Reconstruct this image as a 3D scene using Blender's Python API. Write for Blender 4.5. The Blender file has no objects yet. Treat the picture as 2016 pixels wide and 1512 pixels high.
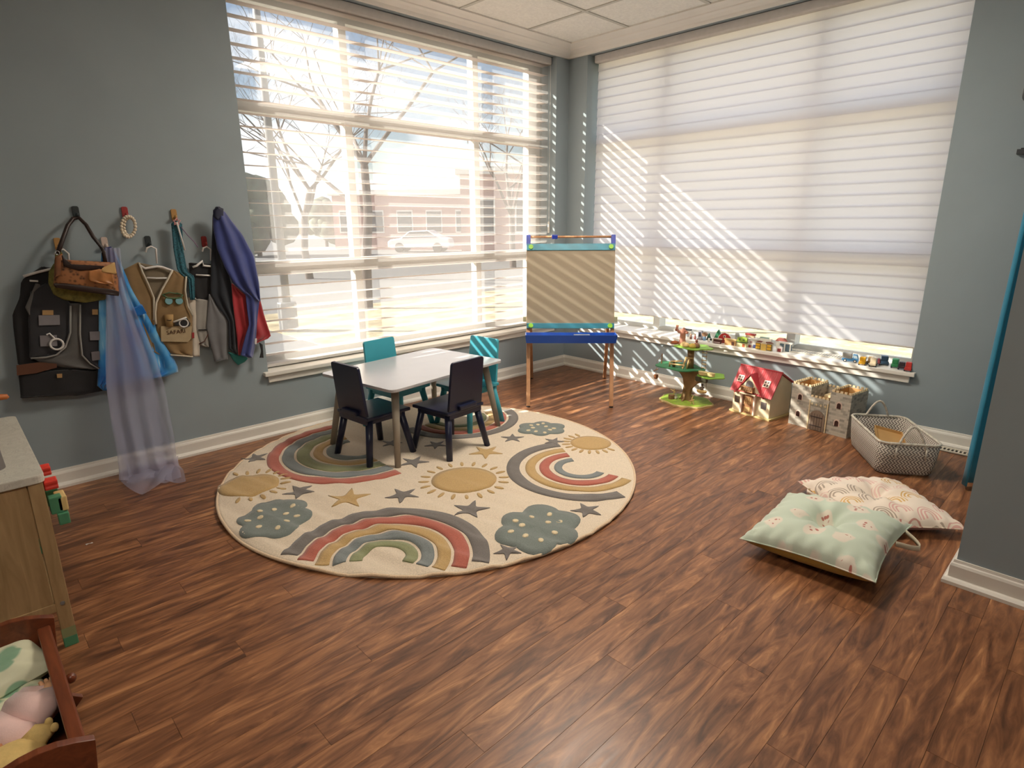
import bpy, bmesh, math, random
from mathutils import Vector, Matrix, Euler
random.seed(7)
PI = math.pi
SC = bpy.context.scene
COL = SC.collection
R = math.radians

# ------------------------------------------------------------------ camera
FOC, YAW, PITCH, ROLL = 1166.70, R(46.1776), R(-15.0814), R(-0.2693)
CAM = Vector((-3.8772, -3.3766, 1.2))
FW = Vector((math.cos(YAW)*math.cos(PITCH), math.sin(YAW)*math.cos(PITCH), math.sin(PITCH)))
RT0 = Vector((math.sin(YAW), -math.cos(YAW), 0)); UP0 = RT0.cross(FW)
RT = RT0*math.cos(ROLL) + UP0*math.sin(ROLL); UP = UP0*math.cos(ROLL) - RT0*math.sin(ROLL)
cd = bpy.data.cameras.new('camera'); cam = bpy.data.objects.new('camera', cd); COL.objects.link(cam)
cd.sensor_width = 36; cd.lens = FOC/2016*36; cd.clip_start = .02; cd.clip_end = 500
M = Matrix((RT, UP, -FW)).transposed().to_4x4(); M.translation = CAM; cam.matrix_world = M
SC.camera = cam
SC.view_settings.view_transform = 'Standard'; SC.view_settings.look = 'None'
SC.view_settings.gamma = 1; SC.view_settings.use_curve_mapping = False
SC.view_settings.exposure = 1.08

# ------------------------------------------------------------------ sky and sun
SUN_DIR = Vector((.94, -1, -.72)).normalized()
SKY_STRENGTH, SUN_STRENGTH = .68, 10.0
def world():
    w = bpy.data.worlds.new('world'); SC.world = w; w.use_nodes = True
    n = w.node_tree.nodes; l = w.node_tree.links; n.clear()
    out = n.new('ShaderNodeOutputWorld'); bg = n.new('ShaderNodeBackground')
    sky = n.new('ShaderNodeTexSky'); sky.sky_type = 'NISHITA'; sky.sun_disc = False
    sky.sun_elevation = R(28); sky.sun_rotation = R(-39); sky.dust_density = 1.0; sky.air_density = 1.0
    tc = n.new('ShaderNodeTexCoord'); mp = n.new('ShaderNodeMapping'); mp.inputs['Scale'].default_value = (3, 3, 7)
    no = n.new('ShaderNodeTexNoise'); no.inputs['Scale'].default_value = 1.3; no.inputs['Detail'].default_value = 7
    cr = n.new('ShaderNodeValToRGB'); cr.color_ramp.elements[0].position = .47; cr.color_ramp.elements[1].position = .62
    sc_ = n.new('ShaderNodeMix'); sc_.data_type = 'RGBA'; sc_.blend_type = 'MULTIPLY'; sc_.inputs[0].default_value = 1
    sc_.inputs[7].default_value = (.16, .16, .16, 1)
    mx = n.new('ShaderNodeMix'); mx.data_type = 'RGBA'; mx.inputs[7].default_value = (1.6, 1.62, 1.65, 1)
    l.new(tc.outputs['Generated'], mp.inputs[0]); l.new(mp.outputs[0], no.inputs['Vector']); l.new(no.outputs[0], cr.inputs[0])
    l.new(sky.outputs[0], sc_.inputs[6]); l.new(sc_.outputs[2], mx.inputs[6]); l.new(cr.outputs[0], mx.inputs[0])
    l.new(mx.outputs[2], bg.inputs[0]); bg.inputs[1].default_value = SKY_STRENGTH; l.new(bg.outputs[0], out.inputs[0])
world()
sd = bpy.data.lights.new('sun', 'SUN'); sd.energy = SUN_STRENGTH; sd.angle = R(.5); sd.color = (1, .93, .82)
so = bpy.data.objects.new('sun', sd); COL.objects.link(so); so.location = (-8, 10, 9)
so.rotation_euler = SUN_DIR.to_track_quat('-Z', 'Y').to_euler()

# ------------------------------------------------------------------ pixel to surface (real depth planes)
def ray(px, py): return FW + RT*((px-1008)/FOC) - UP*((py-756)/FOC)
def at_y(px, py, y): d = ray(px, py); return CAM + d*((y-CAM.y)/d.y)
def at_x(px, py, x): d = ray(px, py); return CAM + d*((x-CAM.x)/d.x)
def at_z(px, py, z): d = ray(px, py); return CAM + d*((z-CAM.z)/d.z)

# ------------------------------------------------------------------ materials
def lin(c):
    if isinstance(c, str): c = tuple(int(c[i:i+2], 16) for i in (0, 2, 4))
    return tuple(((v/255)/12.92 if v/255 <= .04045 else ((v/255+.055)/1.055)**2.4) for v in c[:3]) + (1,)
MATS = {}
class NT:
    def __init__(s, name):
        s.m = bpy.data.materials.new(name); s.m.use_nodes = True
        s.t = s.m.node_tree; s.n = s.t.nodes; s.b = s.n['Principled BSDF']; s.out = s.n['Material Output']
        MATS[name] = s.m
    def new(s, t, **kw):
        o = s.n.new('ShaderNode'+t)
        for k, v in kw.items(): setattr(o, k, v)
        return o
    def link(s, a, b): s.t.links.new(a, b)
    def math(s, op, a, b=None, c=None):
        o = s.new('Math', operation=op)
        for i, v in enumerate((a, b, c)):
            if v is None: continue
            if isinstance(v, (int, float)): o.inputs[i].default_value = v
            else: s.link(v, o.inputs[i])
        return o.outputs[0]
    def mix(s, f, a, b, mode='MIX'):
        o = s.new('Mix', data_type='RGBA', blend_type=mode)
        for i, v in ((0, f), (6, a), (7, b)):
            if isinstance(v, (int, float)): o.inputs[i].default_value = v
            elif isinstance(v, tuple): o.inputs[i].default_value = v
            else: s.link(v, o.inputs[i])
        return o.outputs[2]
    def ramp(s, f, stops, interp='LINEAR'):
        o = s.new('ValToRGB'); r = o.color_ramp; r.interpolation = interp
        while len(r.elements) < len(stops): r.elements.new(.5)
        for e, (p, c) in zip(r.elements, stops): e.position = p; e.color = c
        s.link(f, o.inputs[0]); return o.outputs[0]
    def noise(s, vec, scale, detail=4, rough=.5, dist=0):
        o = s.new('TexNoise'); o.inputs['Scale'].default_value = scale; o.inputs['Detail'].default_value = detail
        o.inputs['Roughness'].default_value = rough; o.inputs['Distortion'].default_value = dist
        if vec is not None: s.link(vec, o.inputs['Vector'])
        return o
    def coord(s, kind='Object', scale=None):
        o = s.new('TexCoord').outputs[kind]
        if scale:
            m = s.new('Mapping'); m.inputs['Scale'].default_value = scale; s.link(o, m.inputs[0]); o = m.outputs[0]
        return o
    def bump(s, h, strength=.3, dist=.002):
        o = s.new('Bump'); o.inputs['Strength'].default_value = strength; o.inputs['Distance'].default_value = dist
        s.link(h, o.inputs['Height']); s.link(o.outputs[0], s.b.inputs['Normal'])
def plain(name, c, rough=.5, var=.06, scale=8, bump=0, bscale=200, metal=0, sheen=0, coat=0):
    if name in MATS: return MATS[name]
    t = NT(name); c = lin(c); co = t.coord()
    n = t.noise(co, scale)
    d = tuple(v*(1-var*1.6) for v in c[:3])+(1,); h = tuple(min(1, v*(1+var)) for v in c[:3])+(1,)
    t.link(t.ramp(n.outputs[0], [(.3, d), (.7, h)]), t.b.inputs['Base Color'])
    t.b.inputs['Roughness'].default_value = rough; t.b.inputs['Metallic'].default_value = metal
    if sheen: t.b.inputs['Sheen Weight'].default_value = sheen
    if coat: t.b.inputs['Coat Weight'].default_value = coat; t.b.inputs['Coat Roughness'].default_value = .15
    if bump: t.bump(t.noise(co, bscale, 2).outputs[0], bump)
    return t.m
def fabric(name, c, var=.08, rough=.9): return plain(name, c, rough, var, 14, .25, 350, sheen=.2)
def wood(name, c1, c2, rough=.45, axis=0, scale=1.0):
    if name in MATS: return MATS[name]
    t = NT(name); s = [14*scale]*3; s[axis] = 1.6*scale
    n = t.noise(t.coord(scale=tuple(s)), 3, 6, .6, .8)
    t.link(t.ramp(n.outputs[0], [(.3, lin(c1)), (.7, lin(c2))]), t.b.inputs['Base Color'])
    t.b.inputs['Roughness'].default_value = rough
    return t.m
def sheer(name, c, clear, glow=1.0):
    """thin cloth that lets part of the light straight through and scatters the rest"""
    if name in MATS: return MATS[name]
    t = NT(name); t.n.remove(t.b)
    tr = t.new('BsdfTransparent'); tl = t.new('BsdfTranslucent'); df = t.new('BsdfDiffuse')
    for b in (tl, df): b.inputs[0].default_value = lin(c)
    a = t.new('MixShader'); a.inputs[0].default_value = 1-glow*.62; t.link(tl.outputs[0], a.inputs[1]); t.link(df.outputs[0], a.inputs[2])
    m = t.new('MixShader'); m.inputs[0].default_value = 1-clear; t.link(tr.outputs[0], m.inputs[1]); t.link(a.outputs[0], m.inputs[2])
    t.link(m.outputs[0], t.out.inputs[0]); return t.m
def translucent(name, c, fac, c2=None):
    if name in MATS: return MATS[name]
    t = NT(name); t.n.remove(t.b)
    tl = t.new('BsdfTranslucent'); df = t.new('BsdfDiffuse'); tl.inputs[0].default_value = lin(c2 or c); df.inputs[0].default_value = lin(c)
    m = t.new('MixShader'); m.inputs[0].default_value = fac; t.link(df.outputs[0], m.inputs[1]); t.link(tl.outputs[0], m.inputs[2])
    t.link(m.outputs[0], t.out.inputs[0]); return t.m
def glass(name='window_glass'):
    if name in MATS: return MATS[name]
    t = NT(name); t.n.remove(t.b)
    tr = t.new('BsdfTransparent'); tr.inputs[0].default_value = (.93, .95, .95, 1)
    gl = t.new('BsdfGlossy'); gl.inputs['Roughness'].default_value = .02
    m = t.new('MixShader'); m.inputs[0].default_value = .05
    t.link(tr.outputs[0], m.inputs[1]); t.link(gl.outputs[0], m.inputs[2]); t.link(m.outputs[0], t.out.inputs[0]); return t.m
def floor_mat():
    t = NT('acacia_plank'); oi = t.new('ObjectInfo')
    co = t.coord()
    cx = t.new('CombineXYZ'); t.link(t.math('MULTIPLY', oi.outputs['Random'], 37.0), cx.inputs[0]); t.link(t.math('MULTIPLY', oi.outputs['Random'], 91.0), cx.inputs[1])
    ad = t.new('VectorMath', operation='ADD'); t.link(co, ad.inputs[0]); t.link(cx.outputs[0], ad.inputs[1])
    mp = t.new('Mapping'); mp.inputs['Scale'].default_value = (3.1, 19, 1); t.link(ad.outputs[0], mp.inputs[0])
    n1 = t.noise(mp.outputs[0], 1.2, 6, .58, 1.7)
    mp2 = t.new('Mapping'); mp2.inputs['Scale'].default_value = (5, 60, 1); t.link(ad.outputs[0], mp2.inputs[0])
    n2 = t.noise(mp2.outputs[0], 1.6, 5, .6, .5)
    v = t.math('ADD', t.math('MULTIPLY', n1.outputs[0], .85), t.math('MULTIPLY', n2.outputs[0], .15))
    v = t.math('ADD', v, t.math('MULTIPLY', t.math('SUBTRACT', oi.outputs['Random'], .5), .05))
    col = t.ramp(v, [(.32, lin((80, 50, 33))), (.44, lin((114, 74, 49))), (.52, lin((135, 90, 60))), (.60, lin((158, 108, 72))), (.70, lin((190, 138, 94)))])
    t.link(col, t.b.inputs['Base Color'])
    t.link(t.ramp(n2.outputs[0], [(.3, (.31,)*3+(1,)), (.7, (.42,)*3+(1,))]), t.b.inputs['Roughness'])
    t.bump(n2.outputs[0], .12, .001); return t.m

# ------------------------------------------------------------------ mesh building
class MB:
    def __init__(s): s.v = []; s.f = []; s.uv = None
    def add(s, vs, fs):
        o = len(s.v); s.v += [Vector(v) for v in vs]; s.f += [tuple(i+o for i in f) for f in fs]; return s
    def box(s, c, d, rz=0, m=None):
        c = Vector(c); x, y, z = (k/2 for k in d); q = Matrix.Rotation(rz, 3, 'Z') if m is None else m
        vs = [c + q @ Vector((a*x, b*y, e*z)) for a in (-1, 1) for b in (-1, 1) for e in (-1, 1)]
        return s.add(vs, [(0, 1, 3, 2), (4, 6, 7, 5), (0, 4, 5, 1), (2, 3, 7, 6), (0, 2, 6, 4), (1, 5, 7, 3)])
    def cut(s, a, b): # box from corner to corner
        a = Vector(a); b = Vector(b); return s.box((a+b)/2, tuple(abs(k) for k in (b-a)))
    def bar(s, p, q, w, h, up=(0, 0, 1)):
        p = Vector(p); q = Vector(q); t = (q-p).normalized(); u = Vector(up)
        if abs(t.dot(u)) > .98: u = Vector((0, 1, 0))
        a = t.cross(u).normalized(); b = a.cross(t)
        vs = [e + a*(i*w/2) + b*(j*h/2) for e in (p, q) for i, j in ((-1, -1), (1, -1), (1, 1), (-1, 1))]
        return s.add(vs, [(3, 2, 1, 0), (4, 5, 6, 7), (0, 1, 5, 4), (1, 2, 6, 5), (2, 3, 7, 6), (3, 0, 4, 7)])
    def tube(s, pts, r, n=8, close=False, caps=True):
        pts = [Vector(p) for p in pts]; k = len(pts); rs = r if isinstance(r, (list, tuple)) else [r]*k
        o = len(s.v); ref = None
        for i, p in enumerate(pts):
            if close: t = pts[(i+1) % k] - pts[i-1]
            else: t = pts[min(i+1, k-1)] - pts[max(i-1, 0)]
            if t.length < 1e-9: t = Vector((0, 0, 1))
            t.normalize()
            if ref is None: ref = Vector((0, 0, 1)) if abs(t.z) < .9 else Vector((1, 0, 0))
            a = t.cross(ref); a = a.normalized() if a.length > 1e-6 else t.orthogonal().normalized(); b = a.cross(t); ref = b
            for j in range(n):
                w = 2*PI*j/n; s.v.append(p + (a*math.cos(w) + b*math.sin(w))*rs[i])
        for i in range(k if close else k-1):
            for j in range(n):
                i2 = (i+1) % k; s.f.append((o+i*n+j, o+i*n+(j+1) % n, o+i2*n+(j+1) % n, o+i2*n+j))
        if caps and not close:
            s.f.append(tuple(o+j for j in reversed(range(n)))); s.f.append(tuple(o+(k-1)*n+j for j in range(n)))
        return s
    def lathe(s, prof, c=(0, 0, 0), n=16, sx=1, sy=1):
        c = Vector(c); o = len(s.v)
        for r, z in prof:
            for j in range(n): w = 2*PI*j/n; s.v.append(c + Vector((r*sx*math.cos(w), r*sy*math.sin(w), z)))
        for i in range(len(prof)-1):
            for j in range(n): s.f.append((o+i*n+j, o+i*n+(j+1) % n, o+(i+1)*n+(j+1) % n, o+(i+1)*n+j))
        s.f.append(tuple(o+j for j in reversed(range(n)))); s.f.append(tuple(o+(len(prof)-1)*n+j for j in range(n))); return s
    def ball(s, c, r, n=10, m=7, sc=(1, 1, 1), q=None):
        pr = []; o = len(s.v); c = Vector(c); q = q or Matrix.Identity(3)
        for i in range(m+1):
            a = -PI/2 + PI*(i+.001)/(m+.002)
            for j in range(n):
                w = 2*PI*j/n; s.v.append(c + q @ Vector((r*sc[0]*math.cos(a)*math.cos(w), r*sc[1]*math.cos(a)*math.sin(w), r*sc[2]*math.sin(a))))
        for i in range(m):
            for j in range(n): s.f.append((o+i*n+j, o+i*n+(j+1) % n, o+(i+1)*n+(j+1) % n, o+(i+1)*n+j))
        return s
    def prism(s, poly, z0, z1, m=None):
        """poly in xy, extruded z0..z1, then mapped by function m"""
        k = len(poly); vs = [Vector((x, y, z)) for z in (z0, z1) for x, y in poly]
        if m: vs = [Vector(m(v)) for v in vs]
        return s.add(vs, [tuple(reversed(range(k))), tuple(range(k, 2*k))] + [(i, (i+1) % k, k+(i+1) % k, k+i) for i in range(k)])
    def grid(s, fn, nu, nv):
        o = len(s.v)
        for i in range(nu+1):
            for j in range(nv+1): s.v.append(Vector(fn(i/nu, j/nv)))
        for i in range(nu):
            for j in range(nv): a = o+i*(nv+1)+j; s.f.append((a, a+nv+1, a+nv+2, a+1))
        return s
    def sweep(s, prof, p, q, out, m0=0):
        """profile (offset along out, z) swept from p to q"""
        p = Vector(p); q = Vector(q); o_ = Vector(out); k = len(prof)
        dr_ = (q-p).normalized(); vs = [e + o_*a + Vector((0, 0, z)) + (dr_*(a*m0) if e is p else Vector()) for e in (p, q) for a, z in prof]
        return s.add(vs, [tuple(reversed(range(k))), tuple(range(k, 2*k))] + [(i, (i+1) % k, k+(i+1) % k, k+i) for i in range(k)])
    def mesh(s, name, mat=None, smooth=False, bevel=0, fix=True):
        me = bpy.data.meshes.new(name); me.from_pydata(s.v, [], s.f); me.validate()
        if fix or bevel:
            bm = bmesh.new(); bm.from_mesh(me)
            if bevel:
                bmesh.ops.remove_doubles(bm, verts=bm.verts, dist=1e-5)
                e = [x for x in bm.edges if len(x.link_faces) == 2 and x.calc_face_angle(0) > .5]
                bmesh.ops.bevel(bm, geom=e, offset=bevel, segments=2, affect='EDGES', profile=.6)
            bmesh.ops.recalc_face_normals(bm, faces=bm.faces); bm.to_mesh(me); bm.free()
        if smooth: me.polygons.foreach_set('use_smooth', [True]*len(me.polygons))
        if mat: me.materials.append(mat)
        return me
    def build(s, name, mat, parent=None, smooth=False, bevel=0, solid=0, sub=0, auto=False):
        o = bpy.data.objects.new(name, s.mesh(name, mat, smooth, bevel)); COL.objects.link(o)
        if parent is not None: o.parent = parent
        if solid: md = o.modifiers.new('thickness', 'SOLIDIFY'); md.thickness = solid; md.offset = 0
        if sub: md = o.modifiers.new('smooth', 'SUBSURF'); md.levels = sub; md.render_levels = sub
        if auto:
            o.data.polygons.foreach_set('use_smooth', [True]*len(o.data.polygons)); o.data.set_sharp_from_angle(angle=R(40))
        return o
def tag(o, label, cat=None, group=None, kind=None):
    o['label'] = label
    if cat: o['category'] = cat
    if group: o['group'] = group
    if kind: o['kind'] = kind
    return o
def thing(name, label, cat, loc=(0, 0, 0), rz=0, group=None):
    o = bpy.data.objects.new(name, None); COL.objects.link(o); o.empty_display_size = .05
    o.location = loc; o.rotation_euler = (0, 0, rz); return tag(o, label, cat, group)
def copy_of(o, parent=None, mat=None):
    c = o.copy(); COL.objects.link(c); c.parent = parent
    return c
def copy_tree(o, parent=None):
    c = copy_of(o, parent)
    for ch in list(o.children): copy_tree(ch, c)
    return c
def rrect(w, h, r, n=5):
    pts = []
    for cx, cy, a in ((w/2-r, h/2-r, 0), (-w/2+r, h/2-r, 90), (-w/2+r, -h/2+r, 180), (w/2-r, -h/2+r, 270)):
        for i in range(n+1): q = R(a+90*i/n); pts.append((cx+r*math.cos(q), cy+r*math.sin(q)))
    return pts
def text(name, body, size, mat, parent, loc, rot, ext=.0005):
    cu = bpy.data.curves.new(name, 'FONT'); cu.body = body; cu.size = size; cu.extrude = ext; cu.align_x = 'CENTER'; cu.align_y = 'CENTER'
    tmp = bpy.data.objects.new(name, cu); COL.objects.link(tmp); bpy.context.view_layer.update()
    me = bpy.data.meshes.new_from_object(tmp.evaluated_get(bpy.context.evaluated_depsgraph_get())); bpy.data.objects.remove(tmp)
    me.materials.clear(); me.materials.append(mat); o = bpy.data.objects.new(name, me); COL.objects.link(o); o.parent = parent; o.location = loc; o.rotation_euler = rot; return o

# ================================================================== THE ROOM
WALLC = plain('wall_paint', (150, 162, 167), .75, .03, 3, .05, 120)
WHITE = plain('trim_paint', (234, 230, 221), .4, .03, 4)
CEILC = plain('ceiling_tile', (234, 232, 224), .9, .05, 60, .4, 140)
GRID = plain('ceiling_grid', (196, 194, 184), .6, .03)
FLOOR = floor_mat()
XW, XE, YW = -2.59, -.145, 2.44          # window one: left, right edge, head
RN, RF = -2.59, -.184                    # window two: near, far edge
SILL = .385
fl = MB().cut((-5.4, -7.0, -.12), (.24, .24, -.0035)).build('floor', FLOOR); tag(fl, 'dark reddish brown wood plank floor of the playroom', None, None, 'structure')
def planks():
    W, g, k = .09, .0002, 0
    cache = {}
    def plank(x0, x1, y0, y1):
        key = (round(x1-x0, 3), round(y1-y0, 3))
        if key not in cache:
            a, b = key[0]/2-g/2, key[1]/2-g/2; e = .0004
            m = MB(); vs = [(s*a, t*b, -.0032) for s, t in ((-1, -1), (1, -1), (1, 1), (-1, 1))] + [(s*(a-e), t*(b-e), 0) for s, t in ((-1, -1), (1, -1), (1, 1), (-1, 1))]
            m.add(vs, [(4, 5, 6, 7)] + [(i, (i+1) % 4, 4+(i+1) % 4, 4+i) for i in range(4)])
            cache[key] = m.mesh('plank', FLOOR)
        o = bpy.data.objects.new('plank', cache[key]); COL.objects.link(o); o.parent = fl; o.location = ((x0+x1)/2, (y0+y1)/2, 0)
    y = 0.0
    while y > -3.7:
        off = (k*.47) % 1.16; x = -5.4
        edges = [-5.4]; x = -5.4 + (off if off > .2 else off+.4)
        while x < -.2: edges.append(round(x, 3)); x += 1.16
        edges.append(0.0)
        for a, b in zip(edges, edges[1:]): plank(a, b, y-W, y)
        y -= W; k += 1
planks()
def wall(name, boxes, label):
    m = MB()
    for a, b in boxes: m.cut(a, b)
    return tag(m.build(name, WALLC), label, None, None, 'structure')
T, H = .24, 2.76
wall('wall_left', [((-5.4, 0, -.1), (XW, T, H)), ((XE, 0, -.1), (T, T, H)), ((XW, 0, -.1), (XE, T, .36)), ((XW, 0, YW), (XE, T, H))], 'blue-grey wall with the open slatted window and dress-up hooks')
wall('wall_right', [((0, -3.37, -.1), (T, RN, H)), ((0, RF, -.1), (T, 0, H)), ((0, RN, -.1), (T, RF, .36)), ((0, RN, YW), (T, RF, H))], 'blue-grey wall with the closed shade window')
wall('wall_return', [((-1.535, -3.37, -.1), (0, -3.13, H))], 'short blue-grey wall return behind the teal curtain')
wall('wall_partition', [((-1.535, -7.24, -.1), (-1.29, -3.37, H))], 'blue-grey wall end at the right foreground')
wall('wall_back', [((-5.64, -7.24, -.1), (-1.535, -7.0, H))], 'blue-grey back wall behind the viewer')
wall('wall_far', [((-5.64, -7.0, -.1), (-5.4, T, H))], 'blue-grey side wall left of the play kitchen')
BASE = [(0, 0), (.028, 0), (.028, .012), (.022, .021), (.014, .024), (.014, .066), (.011, .074), (.008, .078), (.006, .0875), (0, .0875)]
def base(name, p, q, out, label, m0=0): tag(MB().sweep(BASE, p, q, out, m0).build(name, WHITE), label, None, None, 'structure')
base('baseboard_left', (-5.4, 0, 0), (0, 0, 0), (0, -1, 0), 'white baseboard under the open slatted window')
base('baseboard_right', (0, 0, 0), (0, -3.13, 0), (-1, 0, 0), 'white baseboard behind the row of toys')
base('baseboard_partition', (-1.535, -3.13, 0), (-1.535, -7, 0), (-1, 0, 0), 'white baseboard on the right foreground wall end', -1)
base('baseboard_return', (-1.535, -3.13, 0), (0, -3.13, 0), (0, 1, 0), 'white baseboard on the wall return behind the curtain', -1)
base('baseboard_back', (-5.4, -7, 0), (-1.535, -7, 0), (0, 1, 0), 'white baseboard on the back wall')
base('baseboard_far', (-5.4, -7, 0), (-5.4, 0, 0), (1, 0, 0), 'white baseboard on the side wall')
# ceiling
ce = MB().cut((-5.4, -7, 2.53), (0, 0, 2.76)).build('ceiling', GRID); tag(ce, 'suspended ceiling of square white mineral tiles', None, None, 'structure')
gx = [0.0]+[-.585-.61*i for i in range(8)]+[-5.4]; gy = [0.0]+[-.635-.61*i for i in range(11)]+[-7.0]
cache = {}
for i in range(len(gx)-1):
    for j in range(len(gy)-1):
        w, d = round(gx[i]-gx[i+1], 3), round(gy[j]-gy[j+1], 3)
        if w < .02 or d < .02: continue
        if (w, d) not in cache: cache[w, d] = MB().box((0, 0, 0), (w-.012, d-.012, .018)).mesh('tile', CEILC, bevel=.003)
        o = bpy.data.objects.new('tile', cache[w, d]); COL.objects.link(o); o.parent = ce; o.location = ((gx[i]+gx[i+1])/2, (gy[j]+gy[j+1])/2, 2.5185)
for x in gx[1:-1]: MB().cut((x-.012, -7, 2.5045), (x+.012, 0, 2.5095)).build('grid_bar', GRID, ce)
for y in gy[1:-1]: MB().cut((-5.4, y-.012, 2.504), (0, y+.012, 2.5092)).build('grid_bar', GRID, ce)
CROWN = [(0, 2.437), (.018, 2.437), (.024, 2.444), (.03, 2.452), (.055, 2.466), (.075, 2.474), (.08, 2.48), (.105, 2.491), (.122, 2.497), (.132, 2.5), (.132, 2.512), (0, 2.512)]
for n, p, q, out, lab in (('trim_1', (-5.4, 0, 0), (0, 0, 0), (0, -1, 0), 'white stepped crown moulding above the open slatted window'), ('trim_2', (0, 0, 0), (0, -3.13, 0), (-1, 0, 0), 'white stepped crown moulding above the closed shade')):
    tag(MB().sweep(CROWN, p, q, out).build(n, WHITE), lab, None, None, 'structure')
# sills with aprons
s = MB().cut((XW-.03, -.035, .362), (XE+.02, .2, SILL)).build('trim_3', WHITE, bevel=.004); tag(s, 'white window sill under the open slatted blind', None, None, 'structure')
MB().cut((XW-.005, -.016, .322), (XE, .0, .362)).build('apron', WHITE, s, bevel=.003)
s = MB().cut((-.035, RN-.03, .362), (.23, RF+.02, SILL)).build('trim_4', WHITE, bevel=.004); tag(s, 'white deep window sill carrying the toy town', None, None, 'structure')
MB().cut((-.016, RN-.005, .322), (.0, RF, .362)).build('apron', WHITE, s, bevel=.003)
# windows
FRAME = plain('window_frame', (222, 222, 216), .45, .03)
def window(name, label, mapf, a0, a1, mull, rails, lo, hi, left, right, dm=-.03):
    """mapf(a, depth, z) -> world; a along the wall"""
    w = MB()
    def bx(m, p0, p1, z0, z1, d0=-.03, d1=.03):
        v = [mapf(p, d, z) for p in (p0, p1) for d in (d0, d1) for z in (z0, z1)]
        m.add(v, [(0, 1, 3, 2), (4, 6, 7, 5), (0, 4, 5, 1), (2, 3, 7, 6), (0, 2, 6, 4), (1, 5, 7, 3)])
    m = MB(); bx(m, a0, left, SILL, YW); bx(m, right, a1, SILL, YW); bx(m, left, right, SILL, lo); bx(m, left, right, hi, YW)
    o = tag(m.build(name, FRAME), label, None, None, 'structure')
    for c, wd in mull: m = MB(); bx(m, c-wd/2, c+wd/2, lo, hi, dm); m.build('mullion', FRAME, o)
    for c, wd in rails: m = MB(); bx(m, left, right, c-wd/2, c+wd/2, dm*.95, .025); m.build('rail', FRAME, o)
    xs = [left]+[c for c, _ in mull]+[right]; zs = [lo]+sorted(c for c, _ in rails)+[hi]
    for i in range(len(xs)-1):
        for j in range(len(zs)-1):
            m = MB(); v = [mapf(p, 0, z) for p, z in ((xs[i], zs[j]), (xs[i+1], zs[j]), (xs[i+1], zs[j+1]), (xs[i], zs[j+1]))]
            m.add(v, [(0, 1, 2, 3)]).build('pane', glass(), o)
window('window_1', 'nine-light white framed window behind the open slatted blind', lambda a, d, z: (a, .205+d, z), XW, XE, [(-1.862, .05), (-.82, .05)], [(.96, .075), (1.838, .06)], .44, 2.36, -2.53, -.275)
window('window_2', 'nine-light white framed window behind the closed shade', lambda a, d, z: (.225+d*.4, a, z), RN, RF, [(-1.86, .055), (-.825, .055)], [(1.017, .075), (1.82, .065)], .418, 2.37, -2.54, -.235, -.19)
# shades
SHEER = sheer('sheer_voile', (188, 185, 182), .71)
VANE = translucent('vane_cloth', (226, 214, 206), .38)
RVANE = translucent('closed_vane_cloth', (216, 213, 213), .6, (240, 238, 244))
HEAD = plain('shade_headrail', (205, 200, 194), .7, .03, 30)
sh = thing('window_shade', 'sheer shade with its white slats open to the view outside', 'window shade', (0, 0, SILL))
def zl(z): return z-SILL
hr = [(0, 2.386), (.012, 2.383), (.08, 2.383), (.088, 2.39), (.088, 2.437), (0, 2.437)]
MB().sweep([(a, zl(z)) for a, z in hr], (XW+.004, .135, 0), (XE-.006, .135, 0), (0, -1, 0)).build('headrail', HEAD, sh, bevel=.004)
for nm, y in (('front_sheer', .063), ('back_sheer', .129)):
    MB().add([(XW+.012, y, zl(.41)), (XE-.025, y, zl(.41)), (XE-.025, y, zl(2.39)), (XW+.012, y, zl(2.39))], [(0, 1, 2, 3)]).build(nm, SHEER, sh)
vm = MB().grid(lambda u, v: (XW+.013+(XE-XW-.04)*u, 0.064+.064*v, .0035*math.sin(PI*v)), 1, 6).mesh('vane', VANE, True)
z = 2.243+.066*2
while z > .43:
    o = bpy.data.objects.new('vane', vm); COL.objects.link(o); o.parent = sh; o.location = (0, 0, zl(z)); z -= .066
MB().cut((XW+.01, .062, zl(.392)), (XE-.024, .13, zl(.412))).build('bottom_rail', HEAD, sh, bevel=.006)
cw = MB().cut((XE-.024, .044, zl(1.13)), (XE-.008, .056, zl(1.22))).build('cord_weight', WHITE, sh, bevel=.004)
MB().tube([(XE-.016, .05, zl(1.22)), (XE-.016, .05, zl(2.39))], .0012, 5).build('cord', WHITE, sh)
sh2 = thing('window_shade', 'sheer shade with its slats closed flat above the toy town', 'window shade', (0, 0, SILL))
MB().sweep([(a, zl(z)) for a, z in hr], (.135, RN+.004, 0), (.135, RF-.03, 0), (-1, 0, 0)).build('headrail', HEAD, sh2, bevel=.004)
pf = [(.1, .0708), (.0968, .0655), (.0942, .055), (.0922, .04), (.0908, .024), (.0898, .01), (.0888, 0), (.0886, -.004)]
rv = MB().grid(lambda u, v: (pf[round(v*7)][0], RN+.012+(RF-RN-.046)*u, pf[round(v*7)][1]), 1, 7).mesh('vane', RVANE, True)
z = 2.201+.065*2
while z > .475:
    o = bpy.data.objects.new('vane', rv); COL.objects.link(o); o.parent = sh2; o.location = (0, 0, zl(z)); z -= .0649
zb = z+.0649
MB().cut((.084, RN+.012, zl(zb-.012)), (.096, RF-.034, zl(zb-.002))).build('bottom_rail', HEAD, sh2, bevel=.003)

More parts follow.
